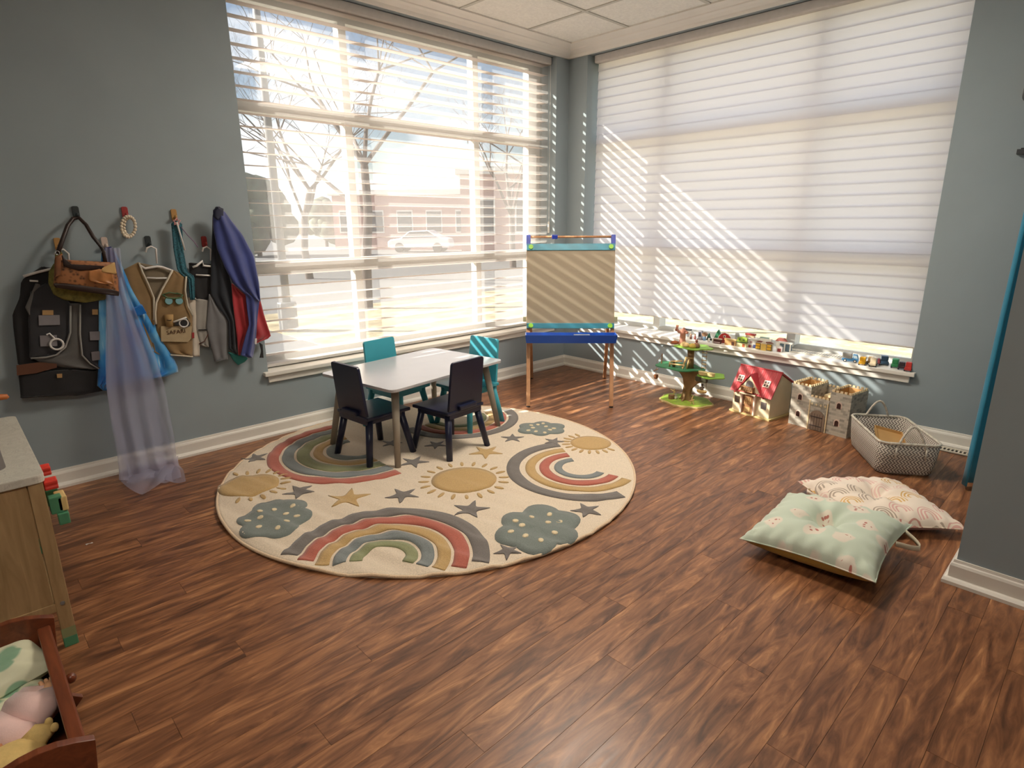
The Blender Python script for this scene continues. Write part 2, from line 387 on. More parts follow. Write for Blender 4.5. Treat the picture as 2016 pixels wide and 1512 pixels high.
# fill panels added in the unseen ceiling to brighten the dim room
def fill_light(label, x, y, power):
    t = thing('added_fill_light', label, 'added fill light', (x, y, 2.47))
    MB().prism(rrect(.6, .6, .004, 1), .032, .036).build('housing', GRID, t)
    m = MB()
    for a, b in (((-.3, -.3), (.3, -.27)), ((-.3, .27), (.3, .3)), ((-.3, -.27), (-.27, .27)), ((.27, -.27), (.3, .27))): m.cut((a[0], a[1], .0), (b[0], b[1], .032))
    m.build('frame', WHITE, t)
    e = NT('fill_glow'); em = e.new('Emission'); em.inputs[0].default_value = (1, .89, .75, 1); em.inputs[1].default_value = power
    e.n.remove(e.b); e.link(em.outputs[0], e.out.inputs[0])
    MB().cut((-.27, -.27, .006), (.27, .27, .012)).build('glow_panel', e.m, t)
FILL_POWER = 26.0
fill_light('added square fill light in the ceiling above the playroom floor', gx[2]-.305, gy[2]-.305, FILL_POWER)
fill_light('added square fill light in the ceiling above the viewer', gx[6]-.305, gy[5]-.305, FILL_POWER*.55)

# ================================================================== OUTSIDE
GZ = -.6
ASPH = plain('asphalt', (118, 117, 116), .95, .08, .4, .3, 20)
t = NT('dry_lawn'); n = t.noise(t.coord(scale=(1, 1, 1)), 1.7, 8, .7)
t.link(t.ramp(n.outputs[0], [(.35, lin((132, 116, 86))), (.5, lin((172, 158, 124))), (.65, lin((200, 190, 160)))]), t.b.inputs['Base Color']); t.b.inputs['Roughness'].default_value = 1
LAWN = t.m
tag(MB().cut((-80, 1.6, GZ-.2), (.24, 120, GZ)).cut((.24, 9, GZ-.2), (80, 120, GZ)).build('parking_lot', ASPH), 'pale grey parking lot beyond the open slatted window', None, None, 'structure')
m = MB(); m.cut((-60, .24, GZ-.22), (.24, 1.6, GZ+.015)); m.cut((.24, -60, GZ-.22), (90, 9, GZ+.015)); tag(m.build('lawn', LAWN), 'dry yellow lawn outside the windows', None, None, 'structure')
BARK = plain('bark', (96, 86, 82), .95, .2, 12)
def tree(name, label, base_, h0, r0, seed, levels=5, lean=0, spread=.55, up=.25, L0=1.4):
    rnd = random.Random(seed); t = thing(name, label, 'tree', base_, 0, 'bare trees outside')
    tr = MB(); br = MB()
    def grow(p, d, L, r, lev):
        q = p; k = 3; pts = [p]; rs = [r]
        for i in range(k):
            d = (d + Vector((rnd.uniform(-1, 1), rnd.uniform(-1, 1), rnd.uniform(-.3, 1)*up))*.16).normalized()
            q = q + d*(L/k); pts.append(q); rs.append(r*(1-.35*(i+1)/k))
        (tr if lev == 0 else br).tube(pts, rs, 7 if lev == 0 else (5 if lev < 3 else 3), caps=False)
        if lev >= levels: return
        for c in range(rnd.choice((3, 3, 4)) if lev else 5):
            ax = Vector((rnd.uniform(-1, 1), rnd.uniform(-1, 1), rnd.uniform(-.25, .6))).normalized()
            nd = (d*(1-spread)+ax*spread+Vector((0, 0, .12))).normalized()
            s0 = pts[-1] if c < 2 else pts[rnd.choice((2, 3))]
            grow(s0, nd, L*rnd.uniform(.62, .85), rs[-1]*rnd.uniform(.5, .75), lev+1)
    grow(Vector((0, 0, 0)), Vector((lean, 0, 1)).normalized(), h0, r0, 0)
    tr.build('trunk', BARK, t, True); br.build('branches', BARK, t, True); return t
def ground(px, dist):
    d = ray(px, 440); d.z = 0; d.normalize(); p = CAM + d*dist; return (p.x, p.y, GZ)
tree('bare_tree', 'leafless tree with a forked trunk in front of the parking lot', ground(712, 13.5), 3.1, .13, 5, 5, .05, .6, .3, 1.5)
tree('bare_tree', 'leafless smaller tree at the left of the open slatted window', ground(600, 22), 3.0, .14, 9, 5, -.1, .6)
tree('bare_tree', 'leafless tree by the red brick building', ground(1010, 26), 3.2, .15, 12, 5, 0, .6)
pl = thing('lamp_post', 'tall grey parking lot light pole beside the bare trees', 'lamp post', ground(548, 11))
PM = plain('pole_metal', (120, 120, 120), .5, .05)
MB().lathe([(.16, 0), (.16, .5), (.15, .52)], (0, 0, 0), 12).build('base', PM, pl)
MB().tube([(0, 0, .5), (0, 0, 7)], [.07, .05], 10).build('pole', PM, pl, True)
MB().box((.4, 0, 7), (.9, .25, .12)).build('lamp_head', PM, pl, bevel=.03)
# brick buildings
t = NT('brick_wall'); bk = t.new('TexBrick'); bk.inputs['Scale'].default_value = 4; bk.inputs['Color1'].default_value = lin((178, 92, 82)); bk.inputs['Color2'].default_value = lin((160, 78, 70)); bk.inputs['Mortar'].default_value = lin((190, 150, 140))
t.link(t.coord('Object'), bk.inputs['Vector']); t.link(bk.outputs[0], t.b.inputs['Base Color']); t.b.inputs['Roughness'].default_value = .95
BRICK = t.m; WINDK = plain('dark_panes', (70, 78, 88), .15, .1)
def building(label, px, dist, w, d, h, rz, nwin, bands=True):
    b = thing('brick_building', label, 'building', ground(px, dist), rz)
    MB().box((0, 0, h/2), (w, d, h)).build('wall', BRICK, b)
    MB().box((0, 0, h+.2), (w+.5, d+.5, .4)).build('roof_fascia', WHITE, b, bevel=.03)
    for i in range(nwin):
        x = -w/2+(i+.5)*w/nwin
        f = MB().box((x, -d/2-.03, h*.52), (w/nwin*.55, .08, h*.42)).build('window', WHITE, b)
        MB().box((x, -d/2-.08, h*.52), (w/nwin*.48, .04, h*.36)).build('pane', WINDK, f)
    MB().box((w*.5-w/nwin*.02-.3, -d/2-.03, 1.05), (.9, .08, 2.1)).build('door', WINDK, b)
building('low red brick building with a white fascia across the parking lot', 825, 50, 11, 8, 3.9, R(-50), 5)
building('nearer taller red brick building at the right of the open slatted window', 1035, 36, 7, 7, 4.3, R(-44), 3)
# car
cr = thing('car', 'white car parked across the lot', 'car', ground(828, 42), R(-50))
CARW = plain('car_paint', (235, 236, 238), .25, .02); TYRE = plain('tyre', (35, 35, 36), .8, .1)
prof = [(-2.1, .3), (-2.12, .7), (-1.9, .85), (-1.2, .95), (-.6, 1.4), (.7, 1.45), (1.5, 1.0), (2.05, .9), (2.12, .6), (2.1, .3)]
MB().prism(prof, -.85, .85, lambda v: (v.x, v.z, v.y)).build('body', CARW, cr, bevel=.08)
MB().prism([(-1.1, .95), (-.56, 1.34), (.66, 1.38), (1.3, 1.0)], -.86, .86, lambda v: (v.x, v.z, v.y)).build('side_windows', WINDK, cr)
for x in (-1.3, 1.3):
    for y in (-.8, .8): MB().tube([(x, y-.1, .32), (x, y+.1, .32)], .32, 16).build('wheel', TYRE, cr)
HEDGE = plain('hedge', (120, 126, 108), .95, .3, 3)
for i, (px, dist, r_, lab) in enumerate(((505, 40, 2.6, 'dark evergreen shrub at the far left of the view'), (640, 55, 2.2, 'round evergreen shrub behind the light pole'), (905, 58, 2.0, 'evergreen treetop behind the brick buildings'))):
    g = thing('evergreen_shrub', lab, 'shrub', ground(px, dist), 0, 'evergreens across the lot')
    m = MB(); rn = random.Random(i)
    for k in range(26):
        a = rn.uniform(0, 6.28); e = rn.uniform(.1, 1); m.ball((r_*.7*math.cos(a)*(1-e*.5), r_*.7*math.sin(a)*(1-e*.5), r_*(.35+e*1.1)), r_*rn.uniform(.3, .5), 7, 5)
    m.build('foliage', HEDGE, g, True); MB().tube([(0, 0, 0), (0, 0, r_)], .15, 8).build('stem', BARK, g)

# ================================================================== RUG
RC, RR = Vector((-2.197, -1.047)), 1.012
def rug_z(x, y):
    d = math.hypot(x-RC.x, y-RC.y)/RR
    k = math.sin(50*x+9*y+1.2*math.sin(3*y)) + .45*math.sin(93*x+22*y+1) + .4*math.sin(x*5+y*3)
    w = max(0, min(1, (-(x-RC.x)*.8-(y-RC.y)*.25)/.9+.4))
    edge = max(0, 1-abs(d-1)/.04)
    return 0.0145 + .0046*k*w*min(1, d*1.5) - .002*edge
def rug_mat(name, c, bs=260, st=.5):
    t = NT(name); co = t.coord(); n = t.noise(co, 240, 2); c = lin(c)
    t.link(t.ramp(n.outputs[0], [(.3, tuple(v*.86 for v in c[:3])+(1,)), (.7, tuple(min(1, v*1.12) for v in c[:3])+(1,))]), t.b.inputs['Base Color'])
    t.b.inputs['Roughness'].default_value = 1; t.b.inputs['Sheen Weight'].default_value = .25; t.bump(t.noise(co, bs, 2).outputs[0], st, .003); return t.m
RUGC = {'cream': rug_mat('rug_cream', (218, 202, 180), 160, .4), 'grey': rug_mat('rug_grey', (116, 110, 106)), 'red': rug_mat('rug_red', (178, 100, 84)), 'tan': rug_mat('rug_tan', (188, 156, 104)),
        'slate': rug_mat('rug_slate', (124, 130, 130)), 'green': rug_mat('rug_green', (138, 142, 104)), 'hem': rug_mat('rug_hem', (222, 196, 164), 300), 'dot': rug_mat('rug_dot', (226, 208, 172)), 'sage': rug_mat('rug_sage', (118, 126, 122))}
rug = thing('round_rug', 'round cream rug with rainbows, suns, clouds and stars under the table', 'rug', (RC.x, RC.y, 0))
def loc(x, y, h=0): return (x-RC.x, y-RC.y, rug_z(x, y)+h)
m = MB(); NR, NA = 70, 200
m.v.append(Vector(loc(RC.x, RC.y)))
for i in range(1, NR+1):
    for j in range(NA):
        r = RR*i/NR; a = 2*PI*j/NA; m.v.append(Vector(loc(RC.x+r*math.cos(a), RC.y+r*math.sin(a))))
for j in range(NA): m.f.append((0, 1+j, 1+(j+1) % NA))
for i in range(NR-1):
    for j in range(NA): a = 1+i*NA+j; b = 1+i*NA+(j+1) % NA; m.f.append((a, a+NA, b+NA, b))
o0 = len(m.v)
for j in range(NA): v = m.v[1+(NR-1)*NA+j]; m.v.append(Vector((v.x, v.y, .001)))
for j in range(NA): a = 1+(NR-1)*NA+j; b = 1+(NR-1)*NA+(j+1) % NA; m.f.append((a, o0+j, o0+(j+1) % NA, b))
m.build('base_weave', RUGC['cream'], rug, True)
MB().tube([loc(RC.x+RR*math.cos(2*PI*j/150), RC.y+RR*math.sin(2*PI*j/150), -.003) for j in range(150)], .0065, 6, True).build('bound_edge', RUGC['hem'], rug, True)
def patch(name, col, fn, nu, nv, parent=None, closed=False, h=.0032):
    """raised pile patch: fn(u,v) -> world x,y ; grid top plus skirt"""
    g = MB(); P = [[Vector(fn(i/nu, j/nv)) for j in range(nv+1)] for i in range(nu+1)]
    for row in P:
        for q in row: g.v.append(Vector(loc(q.x, q.y, h)))
    for i in range(nu):
        for j in range(nv): a = i*(nv+1)+j; g.f.append((a, a+nv+1, a+nv+2, a+1))
    edge = [(i, 0) for i in range(nu+1)] + [(nu, j) for j in range(1, nv+1)] + [(i, nv) for i in range(nu-1, -1, -1)] + [(0, j) for j in range(nv-1, 0, -1)]
    if closed: edge = None
    if edge:
        o = len(g.v)
        for i, j in edge: q = P[i][j]; g.v.append(Vector(loc(q.x, q.y, -.001)))
        k = len(edge)
        for e in range(k): a = edge[e][0]*(nv+1)+edge[e][1]; e2 = (e+1) % k; b = edge[e2][0]*(nv+1)+edge[e2][1]; g.f.append((a, b, o+e2, o+e))
    return g.build(name, RUGC[col], parent or rug, True)
def arcs(cx, cy, bands, a0, a1, clip=.985):
    for r1, r0, col in bands:
        n = max(30, int(abs(a1-a0)/2.5))
        # keep the stretch of the band that lies inside the rug
        ok = [i for i in range(n*3+1) if math.hypot(cx+r1*math.cos(R(a0+(a1-a0)*i/(n*3)))-RC.x, cy+r1*math.sin(R(a0+(a1-a0)*i/(n*3)))-RC.y) < RR*clip]
        if not ok: continue
        b0, b1 = a0+(a1-a0)*ok[0]/(n*3), a0+(a1-a0)*ok[-1]/(n*3)
        def fn(u, v):
            a = R(b0+(b1-b0)*u); r = r0+(r1-r0)*v; x, y = cx+r*math.cos(a), cy+r*math.sin(a)
            d = math.hypot(x-RC.x, y-RC.y); k = min(1, RR*clip/d); return (RC.x+(x-RC.x)*k, RC.y+(y-RC.y)*k, 0)
        patch('rainbow_band', col, fn, n, 3)
arcs(-2.873, -1.645, [(.39, .327, 'grey'), (.315, .258, 'red'), (.246, .196, 'tan'), (.184, .136, 'slate'), (.124, .078, 'green')], 150, -66)
arcs(-1.715, -1.615, [(.37, .305, 'grey'), (.275, .225, 'tan'), (.205, .155, 'red'), (.13, .09, 'slate')], 60, 284)
arcs(-2.381, -.584, [(.459, .4, 'red'), (.385, .325, 'slate'), (.312, .245, 'green'), (.228, .178, 'tan'), (.16, .115, 'sage')], 78, 268)
arcs(-1.647, -.566, [(.376, .315, 'grey'), (.3, .25, 'red'), (.238, .19, 'tan'), (.175, .13, 'green')], -190, -10)
def disc(name, col, cx, cy, rx, ry, rot=0, parent=None, h=.0032, n=20):
    c, s_ = math.cos(rot), math.sin(rot); g = MB(); g.v.append(Vector(loc(cx, cy, h)))
    def pt(r, a): x, y = rx*r*math.cos(a), ry*r*math.sin(a); return cx+x*c-y*s_, cy+x*s_+y*c
    RG = ((.2, h), (.4, h), (.6, h), (.8, h), (1, h), (1.0, -.001)) if n > 12 else ((.5, h), (1, h), (1.0, -.001))
    for r, hh in RG:
        for j in range(n): g.v.append(Vector(loc(*pt(r, 2*PI*j/n), hh)))
    for j in range(n):
        k = (j+1) % n; g.f.append((0, 1+j, 1+k))
        for i in range(len(RG)-1): g.f.append((1+i*n+j, 1+(i+1)*n+j, 1+(i+1)*n+k, 1+i*n+k))
    return g.build(name, RUGC[col], parent or rug, True)
for cx, cy, r, a0, a1 in ((-2.221, -1.315, .145, 0, 360), (-2.99, -.655, .125, -140, 100), (-1.40, -1.43, .105, 60, 290)):
    disc('sun', 'tan', cx, cy, r*1.08, r, R(-40), n=36)
    for i in range(20):
        a = i*18
        if not (a0 <= a <= a1 or a0 <= a-360 <= a1): continue
        x, y = cx+r*1.33*math.cos(R(a)), cy+r*1.33*math.sin(R(a))
        if math.hypot(x-RC.x, y-RC.y) < RR*.96: disc('sun_ray', 'tan', x, y, .026, .009, R(a), n=8)
def blob(name, col, cx, cy, rad, rot, parent=None, n=56):
    """star-shaped outline rad(angle) filled as rings"""
    g = MB(); g.v.append(Vector(loc(cx, cy, .0032)))
    rings = ((.2, .0036), (.4, .0036), (.6, .0036), (.8, .0036), (1, .0036), (1, -.001))
    for k, hh in rings:
        for j in range(n): a = 2*PI*j/n; r = rad(a)*k; g.v.append(Vector(loc(cx+r*math.cos(a+rot), cy+r*math.sin(a+rot), hh)))
    for j in range(n):
        k = (j+1) % n; g.f.append((0, 1+j, 1+k))
        for i in range(5): g.f.append((1+i*n+j, 1+(i+1)*n+j, 1+(i+1)*n+k, 1+i*n+k))
    return g.build(name, RUGC[col], parent or rug, True)
for cx, cy, s_, rot in ((-3.035, -1.06, .155, R(60)), (-2.305, -1.89, .175, R(20)), (-1.42, -1.07, .13, R(-40))):
    c = blob('cloud', 'sage', cx, cy, lambda a: s_*(.86+.22*abs(math.sin(3*a+.4))+.1*math.cos(2*a)), rot)
    rn = random.Random(int(s_*1000))
    for i in range(10):
        a = i*2.4+rn.uniform(-.3, .3); r = s_*(.2+.5*math.sqrt((i+.5)/10)); disc('dot', 'dot', cx+r*math.cos(a), cy+r*math.sin(a), .014, .011, a, c, .006, 8)
def star(a): t_ = abs(((a/(2*PI)*5) % 1)*2-1); return .40+.60*t_**2.6
for cx, cy, col, s_, rot in ((-2.85, -.891, 'grey', .075, .3), (-2.723, -1.111, 'tan', .1, .9), (-2.53, -1.253, 'grey', .08, .2), (-2.401, -1.576, 'grey', .085, .6), (-2.05, -1.93, 'grey', .07, 1.1), (-2.52, -1.935, 'grey', .055, .1),
                             (-2.269, -.965, 'grey', .08, .5), (-1.911, -1.122, 'tan', .095, .2), (-1.66, -1.068, 'grey', .07, .8), (-1.53, -1.27, 'grey', .062, .4), (-2.833, -.326, 'grey', .07, .1), (-2.037, -.845, 'grey', .065, .2), (-2.2, -.65, 'grey', .06, .7)):
    blob('star', col, cx, cy, lambda a: s_*star(a), rot, n=50)

# ================================================================== TABLE AND CHAIRS
TOPM = plain('table_top_paint', (188, 188, 192), .22, .02, 6, coat=.3); LEGM = plain('table_leg_paint', (150, 140, 126), .45, .04)
tb = thing('play_table', "child's rectangular table with pale grey top and taupe splayed legs", 'table', (-2.005, -.637, .013), R(8))
MB().prism(rrect(.855, .59, .035), .398, .414).build('tabletop', TOPM, tb, bevel=.003)
MB().prism(rrect(.72, .45, .03), .38, .398).build('under_frame', LEGM, tb)
for sx in (-1, 1):
    for sy in (-1, 1): MB().tube([(sx*.345, sy*.218, .392), (sx*.4, sy*.272, 0)], [.0205, .0155], 14).build('leg', LEGM, tb, True)
def chair_parts(t, mt):
    MB().prism([(-.135, -.128), (.135, -.128), (.142, .14), (-.142, .14)], .236, .254).build('seat', mt, t, bevel=.005)
    m = MB().prism([(-.118, -.125), (.118, -.125), (.125, .115), (-.125, .115)], .212, .236); m.build('seat_rail', mt, t)
    for sx in (-1, 1):
        for sy in (-1, 1): MB().tube([(sx*.105, sy*.098, .236), (sx*.145, sy*.142, 0)], [.0195, .0165], 12).build('leg', mt, t, True)
    up = Vector((0, -.11, 1)).normalized(); nrm = up.cross(Vector((1, 0, 0))).normalized()
    def mp(v): return Vector((v.x, -.118, .256)) + up*v.y + nrm*v.z
    w0, w1, hh = .122, .116, .262
    poly = [(-w0, 0), (w0, 0)]
    for cx, a in ((w1-.016, 0), (-w1+.016, 90)):
        for i in range(6): q = R(a+18*i); poly.append((cx+.016*math.cos(q), hh-.016+.016*math.sin(q)))
    MB().prism(poly, -.0075, .0075, mp).build('backrest', mt, t, bevel=.002)
    MB().box((0, -.133, .266), (.125, .03, .024)).build('back_bracket', mt, t, bevel=.006)
NAVY = plain('navy_paint', (24, 29, 56), .35, .05, 6); TEAL = plain('teal_paint', (62, 160, 178), .35, .04, 6)
for x, y, a, mt, lab in ((-2.338, -.707, 5, NAVY, 'navy blue wooden toddler chair at the short left end of the table'), (-1.996, -.925, 96, NAVY, 'navy blue wooden toddler chair with its back to the viewer on the long side'),
                         (-1.982, -.396, -82, TEAL, 'teal wooden toddler chair between the table and the slatted window'), (-1.648, -.672, 185, TEAL, 'teal wooden toddler chair at the short right end towards the easel')):
    c = thing('toddler_chair', lab, 'chair', (x, y, .0135), R(a-90), 'toddler chairs around the table'); chair_parts(c, mt)

# ================================================================== EASEL
ez = thing('easel', "child's standing art easel with paper panel, teal strips and blue tray", 'easel', (-.785, -.61, 0))
E0 = Vector((-.785, -.61, 0))
EW = wood('easel_beech', (176, 126, 88), (206, 158, 116), .5, 2); EBLUE = plain('easel_blue', (40, 62, 168), .35, .03); EROYAL = plain('tray_blue', (20, 84, 190), .3, .03)
ETEAL = plain('strip_teal', (44, 130, 152), .4, .04); ELIME = plain('lime_cap', (140, 200, 60), .4, .04); PAPER = plain('easel_paper', (150, 136, 116), .8, .0, 3); CLIPC = plain('clip_grey', (150, 150, 120), .5)
FL, FR_, AL, AR = (Vector(v)-E0 for v in ((-1.13, -.673, 0), (-.74, -1.075, 0), (-.855, -.40, 1.09), (-.445, -.82, 1.09)))
BL, BR = (Vector(v)-E0 for v in ((-.561, -.152, 0), (-.147, -.564, 0)))
ux = (FR_-FL).normalized(); upf = ((AL+AR)/2-(FL+FR_)/2).normalized(); nf = ux.cross(upf).normalized()
if nf.dot(Vector((-1, -1, 0))) < 0: nf = -nf
def onb(a, z, off=0):   # a across 0..1, z height, off towards the viewer
    t_ = z/1.09; p = (FL*(1-a)+FR_*a)*(1-t_)+(AL*(1-a)+AR*a)*t_; return p+nf*off
for a, F, B in ((0, FL, BL), (1, FR_, BR)):
    MB().bar(onb(a, .006), onb(a, 1.06), .026, .022, nf).build('front_leg', EW, ez, bevel=.003)
    top = onb(a, 1.03, -.03); MB().bar(B+Vector((0, 0, .006)), top, .024, .022, nf).build('back_leg', EW, ez, bevel=.003)
    for P in (F, B): MB().lathe([(.013, 0), (.013, .008)], P, 10).build('rubber_foot', TYRE, ez)
    MB().bar(onb(a, 1.055, .004), onb(a, 1.125, .004), .03, .02, nf).build('roll_bracket', EBLUE, ez, bevel=.004)
    MB().bar(onb(a, .555, -.01)-ux*.025*(1 if a == 0 else -1), onb(a, .585, -.01)-ux*.025*(1 if a == 0 else -1), .022, .016, nf).build('side_clip', CLIPC, ez)
MB().tube([onb(0, 1.113, .004), onb(1, 1.113, .004)], .008, 10).build('paper_dowel', EW, ez, True)
g = onb(.31, 1.113, .004); MB().bar(g-ux*.02, g+ux*.02, .034, .03).build('dowel_knob', EBLUE, ez, bevel=.006)
def slab(name, mt, z0, z1, off, th, a0=-.02, a1=1.02, bev=.002):
    v = [onb(a, z_, off+d) for a in (a0, a1) for z_ in (z0, z1) for d in (0, th)]
    return MB().add(v, [(0, 1, 3, 2), (4, 6, 7, 5), (0, 4, 5, 1), (2, 3, 7, 6), (0, 2, 6, 4), (1, 5, 7, 3)]).build(name, mt, ez, bevel=bev)
slab('paper_panel', PAPER, .52, 1.04, .012, .006)
for z0, z1 in ((1.018, 1.062), (.505, .54)):
    st = slab('paper_strip', ETEAL, z0, z1, .018, .006)
    for a in (.03, .97):
        c = onb(a, (z0+z1)/2, .026); k = MB(); k.tube([c-nf*.002, c+nf*.006], .016, 14); k.build('strip_knob', ELIME, st)
m = MB()
nh = Vector((nf.x, nf.y, 0)).normalized()
def tr(a, z_, off): return onb(a, .45, 0)+nh*off+Vector((0, 0, z_-.422))
v = []
for z_, o1, o2, ins in ((.404, .03, .115, .012), (.46, .018, .13, 0)):
    for a, o_ in ((-.035+ins, o1), (1.035-ins, o1), (1.035-ins, o2), (-.035+ins, o2)): v.append(tr(a, z_, o_))
for z_, o1, o2, ins in ((.46, .024, .124, .01), (.412, .036, .109, .02)):
    for a, o_ in ((-.035+ins, o1), (1.035-ins, o1), (1.035-ins, o2), (-.035+ins, o2)): v.append(tr(a, z_, o_))
f = [(3, 2, 1, 0), (12, 13, 14, 15)]
for i in range(4):
    k = (i+1) % 4; f += [(i, k, 4+k, 4+i), (4+i, 4+k, 8+k, 8+i), (8+i, 8+k, 12+k, 12+i)]
tray = m.add(v, f).build('tray', EROYAL, ez)
er = thing('chalk_eraser', 'small grey eraser lying in the blue easel tray', 'eraser', E0+tr(.63, .4135, .072), math.atan2(ux.y, ux.x))
MB().box((0, 0, .018), (.11, .045, .02)).build('felt', plain('eraser_felt', (70, 72, 76), .9), er, bevel=.004); MB().box((0, 0, .034), (.11, .045, .012)).build('grip', plain('eraser_grip', (150, 156, 164), .6), er, bevel=.004)

# ================================================================== DRESS-UP WALL
def CW(cx, cy): return (cx*.27778, 380+cy*.27778)
def span(poly, y):
    xs = []
    for (x0, y0), (x1, y1) in zip(poly, poly[1:]+poly[:1]):
        if (y0 <= y) != (y1 <= y): xs.append(x0+(x1-x0)*(y-y0)/(y1-y0))
    return (min(xs), max(xs)) if xs else None
def drape(name, mt, parent, poly, y0, amp=.008, folds=3, ph=0, nu=18, nv=26, th=.004, bulge=.01, flare=0, px=False, grow=.4):
    """cloth hanging in front of the wall: outline in photo pixels, depth y0 with vertical folds"""
    P = [q if px else CW(*q) for q in poly]; a = min(q[1] for q in P); b = max(q[1] for q in P); L = parent.location
    def fn(u, v):
        py = a+(b-a)*(.004+.992*v); s0, s1 = span(P, py)
        y = y0 - bulge*math.sin(PI*u) - flare*v*v - amp*(grow+(1-grow)*v)*math.sin(2*PI*(folds*u+.13*math.sin(3*v+ph))+ph)
        return at_y(s0+(s1-s0)*u, py, y)-L
    return MB().grid(fn, nu, nv).build(name, mt, parent, True, solid=th)
def cpath(pts, y): return [at_y(*CW(*q), y) for q in pts]
def wire(name, mt, parent, pts, y, r=.003, n=6, close=False): return MB().tube([p-parent.location for p in cpath(pts, y)], r, n, close).build(name, mt, parent, True)
def flat(name, mt, parent, poly, y, th=.004, bev=0):
    P = cpath(poly, y); L = parent.location; k = len(P)
    v = [p-L for p in P]+[p-L-Vector((0, th, 0)) for p in P]
    return MB().add(v, [tuple(range(k)), tuple(reversed(range(k, 2*k)))]+[(i, (i+1) % k, k+(i+1) % k, k+i) for i in range(k)]).build(name, mt, parent, bevel=bev)
def base_at(cx, cy): p = at_y(*CW(cx, cy), -.02); return (p.x, -.02, p.z)
# hooks
HK = {'black': plain('hook_black', (40, 48, 50), .5), 'red': plain('hook_red', (160, 52, 50), .5), 'tan': plain('hook_tan', (176, 132, 74), .5), 'white': plain('hook_pale', (206, 186, 174), .5), 'navy': plain('hook_navy', (26, 30, 54), .5)}
for cx, cy, c, lab in ((540, 143, 'black', 'black wall hook holding the patchwork handbag'), (888, 145, 'red', 'red wall hook holding the pearl strand'), (1236, 160, 'tan', 'tan wall hook holding the star wand'), (1052, 350, 'black', 'black wall hook holding the safari vest hanger'),
                       (1450, 350, 'red', 'red wall hook beside the blue cape'), (412, 368, 'tan', 'tan wall hook above the black vest'), (744, 360, 'white', 'pale wall hook holding the tulle veil'), (1552, 140, 'navy', 'navy wall hook under the cape hood')):
    p = at_y(*CW(cx, cy), -.01); h = thing('wall_hook', lab, 'hook', (p.x, -.001, p.z-.025), 0, 'coloured wall hooks')
    MB().prism(rrect(.026, .056, .008), 0, .009, lambda v: (v.x, -v.z, v.y+.028)).build('plate', HK[c], h, bevel=.002)
    MB().tube([(0, -.009, .014), (0, -.022, .01), (0, -.03, .016), (0, -.031, .026)], .0062, 8).build('prong', HK[c], h, True)
HANG = plain('hanger_plastic', (220, 216, 212), .4, .03)
def hanger(label, hk, bar, cross, y):
    h = thing('coat_hanger', label, 'hanger', base_at(*bar[1]), 0, 'white hangers on the wall'); wire('hook_wire', HANG, h, hk, y+.012, .0045); wire('arms', HANG, h, bar, y, .006)
    wire('crossbar', HANG, h, cross, y, .0045); return h
hanger('white hanger carrying the black vest', [(385, 440), (405, 405), (450, 400), (485, 430), (490, 500)], [(165, 590), (270, 560), (490, 510), (600, 560)], [(210, 622), (270, 625)], -.05)
hanger('white hanger carrying the tan safari vest', [(1032, 420), (1040, 390), (1070, 378), (1105, 395), (1112, 500)], [(990, 512), (1030, 535), (1115, 520), (1150, 525), (1225, 552)], [(1040, 600), (1110, 604), (1185, 603)], -.056)
hanger('white hanger carrying the black and grey costume', [(1434, 415), (1440, 390), (1465, 380), (1492, 400), (1495, 480)], [(1366, 526), (1395, 515), (1435, 482), (1440, 515), (1500, 520)], [(1388, 580), (1490, 585)], -.046)
BLK = fabric('black_cloth', (34, 33, 35)); BLK2 = fabric('charcoal_cloth', (48, 48, 52)); GRYC = fabric('grey_lining', (92, 90, 88)); PIPE = fabric('pale_piping', (150, 148, 144)); PATCH = fabric('grey_patch', (128, 124, 128))
BELT = plain('brown_belt', (96, 60, 42), .5); TAG = plain('tan_tag', (176, 140, 92), .6)
v = thing('dress_up_vest', 'black uniform vest with grey patches and brown belt over dark shorts', 'costume', base_at(400, 1450))
drape('vest_body', BLK, v, [(150, 620), (190, 590), (300, 520), (420, 545), (560, 560), (690, 620), (720, 800), (735, 1260), (620, 1270), (380, 1260), (130, 1235), (95, 960), (88, 860), (140, 740)], -.03, .004, 2, 0)
drape('lining', GRYC, v, [(490, 780), (580, 780), (600, 1180), (700, 1250), (470, 1240), (215, 1180), (420, 1150), (480, 1080)], -.046, .002, 1)
drape('front_panel', BLK2, v, [(215, 700), (330, 640), (430, 700), (502, 790), (498, 1000), (470, 1090), (400, 1150), (212, 1172), (200, 900)], -.05, .004, 1.2)
drape('front_panel', BLK2, v, [(570, 780), (705, 760), (712, 1245), (640, 1215), (580, 1150), (566, 1000)], -.05, .004, 1)
wire('piping', PIPE, v, [(500, 800), (498, 990), (465, 1090), (400, 1148), (330, 1165), (218, 1172)], -.066, .0042); wire('piping', PIPE, v, [(568, 790), (566, 1000), (582, 1150), (640, 1212), (700, 1245)], -.06, .0042)
drape('strap', GRYC, v, [(255, 640), (285, 650), (262, 740), (210, 865), (180, 810), (215, 730)], -.052, .002, 1, bulge=.003)
for q in ([(275, 868), (420, 866), (422, 932), (278, 936)], [(284, 1012), (400, 1008), (404, 1082), (288, 1086)], [(636, 984), (704, 982), (704, 1040), (640, 1042)], [(648, 1128), (704, 1122), (706, 1180), (654, 1186)]): flat('patch', PATCH, v, q, -.062, .004, .001)
flat('name_tag', TAG, v, [(302, 832), (375, 832), (375, 862), (302, 862)], -.062, .006, .001); flat('name_tag', TAG, v, [(655, 826), (690, 826), (690, 860), (655, 860)], -.062, .006, .001)
c0 = at_y(*CW(402, 1072), -.07); k = MB()
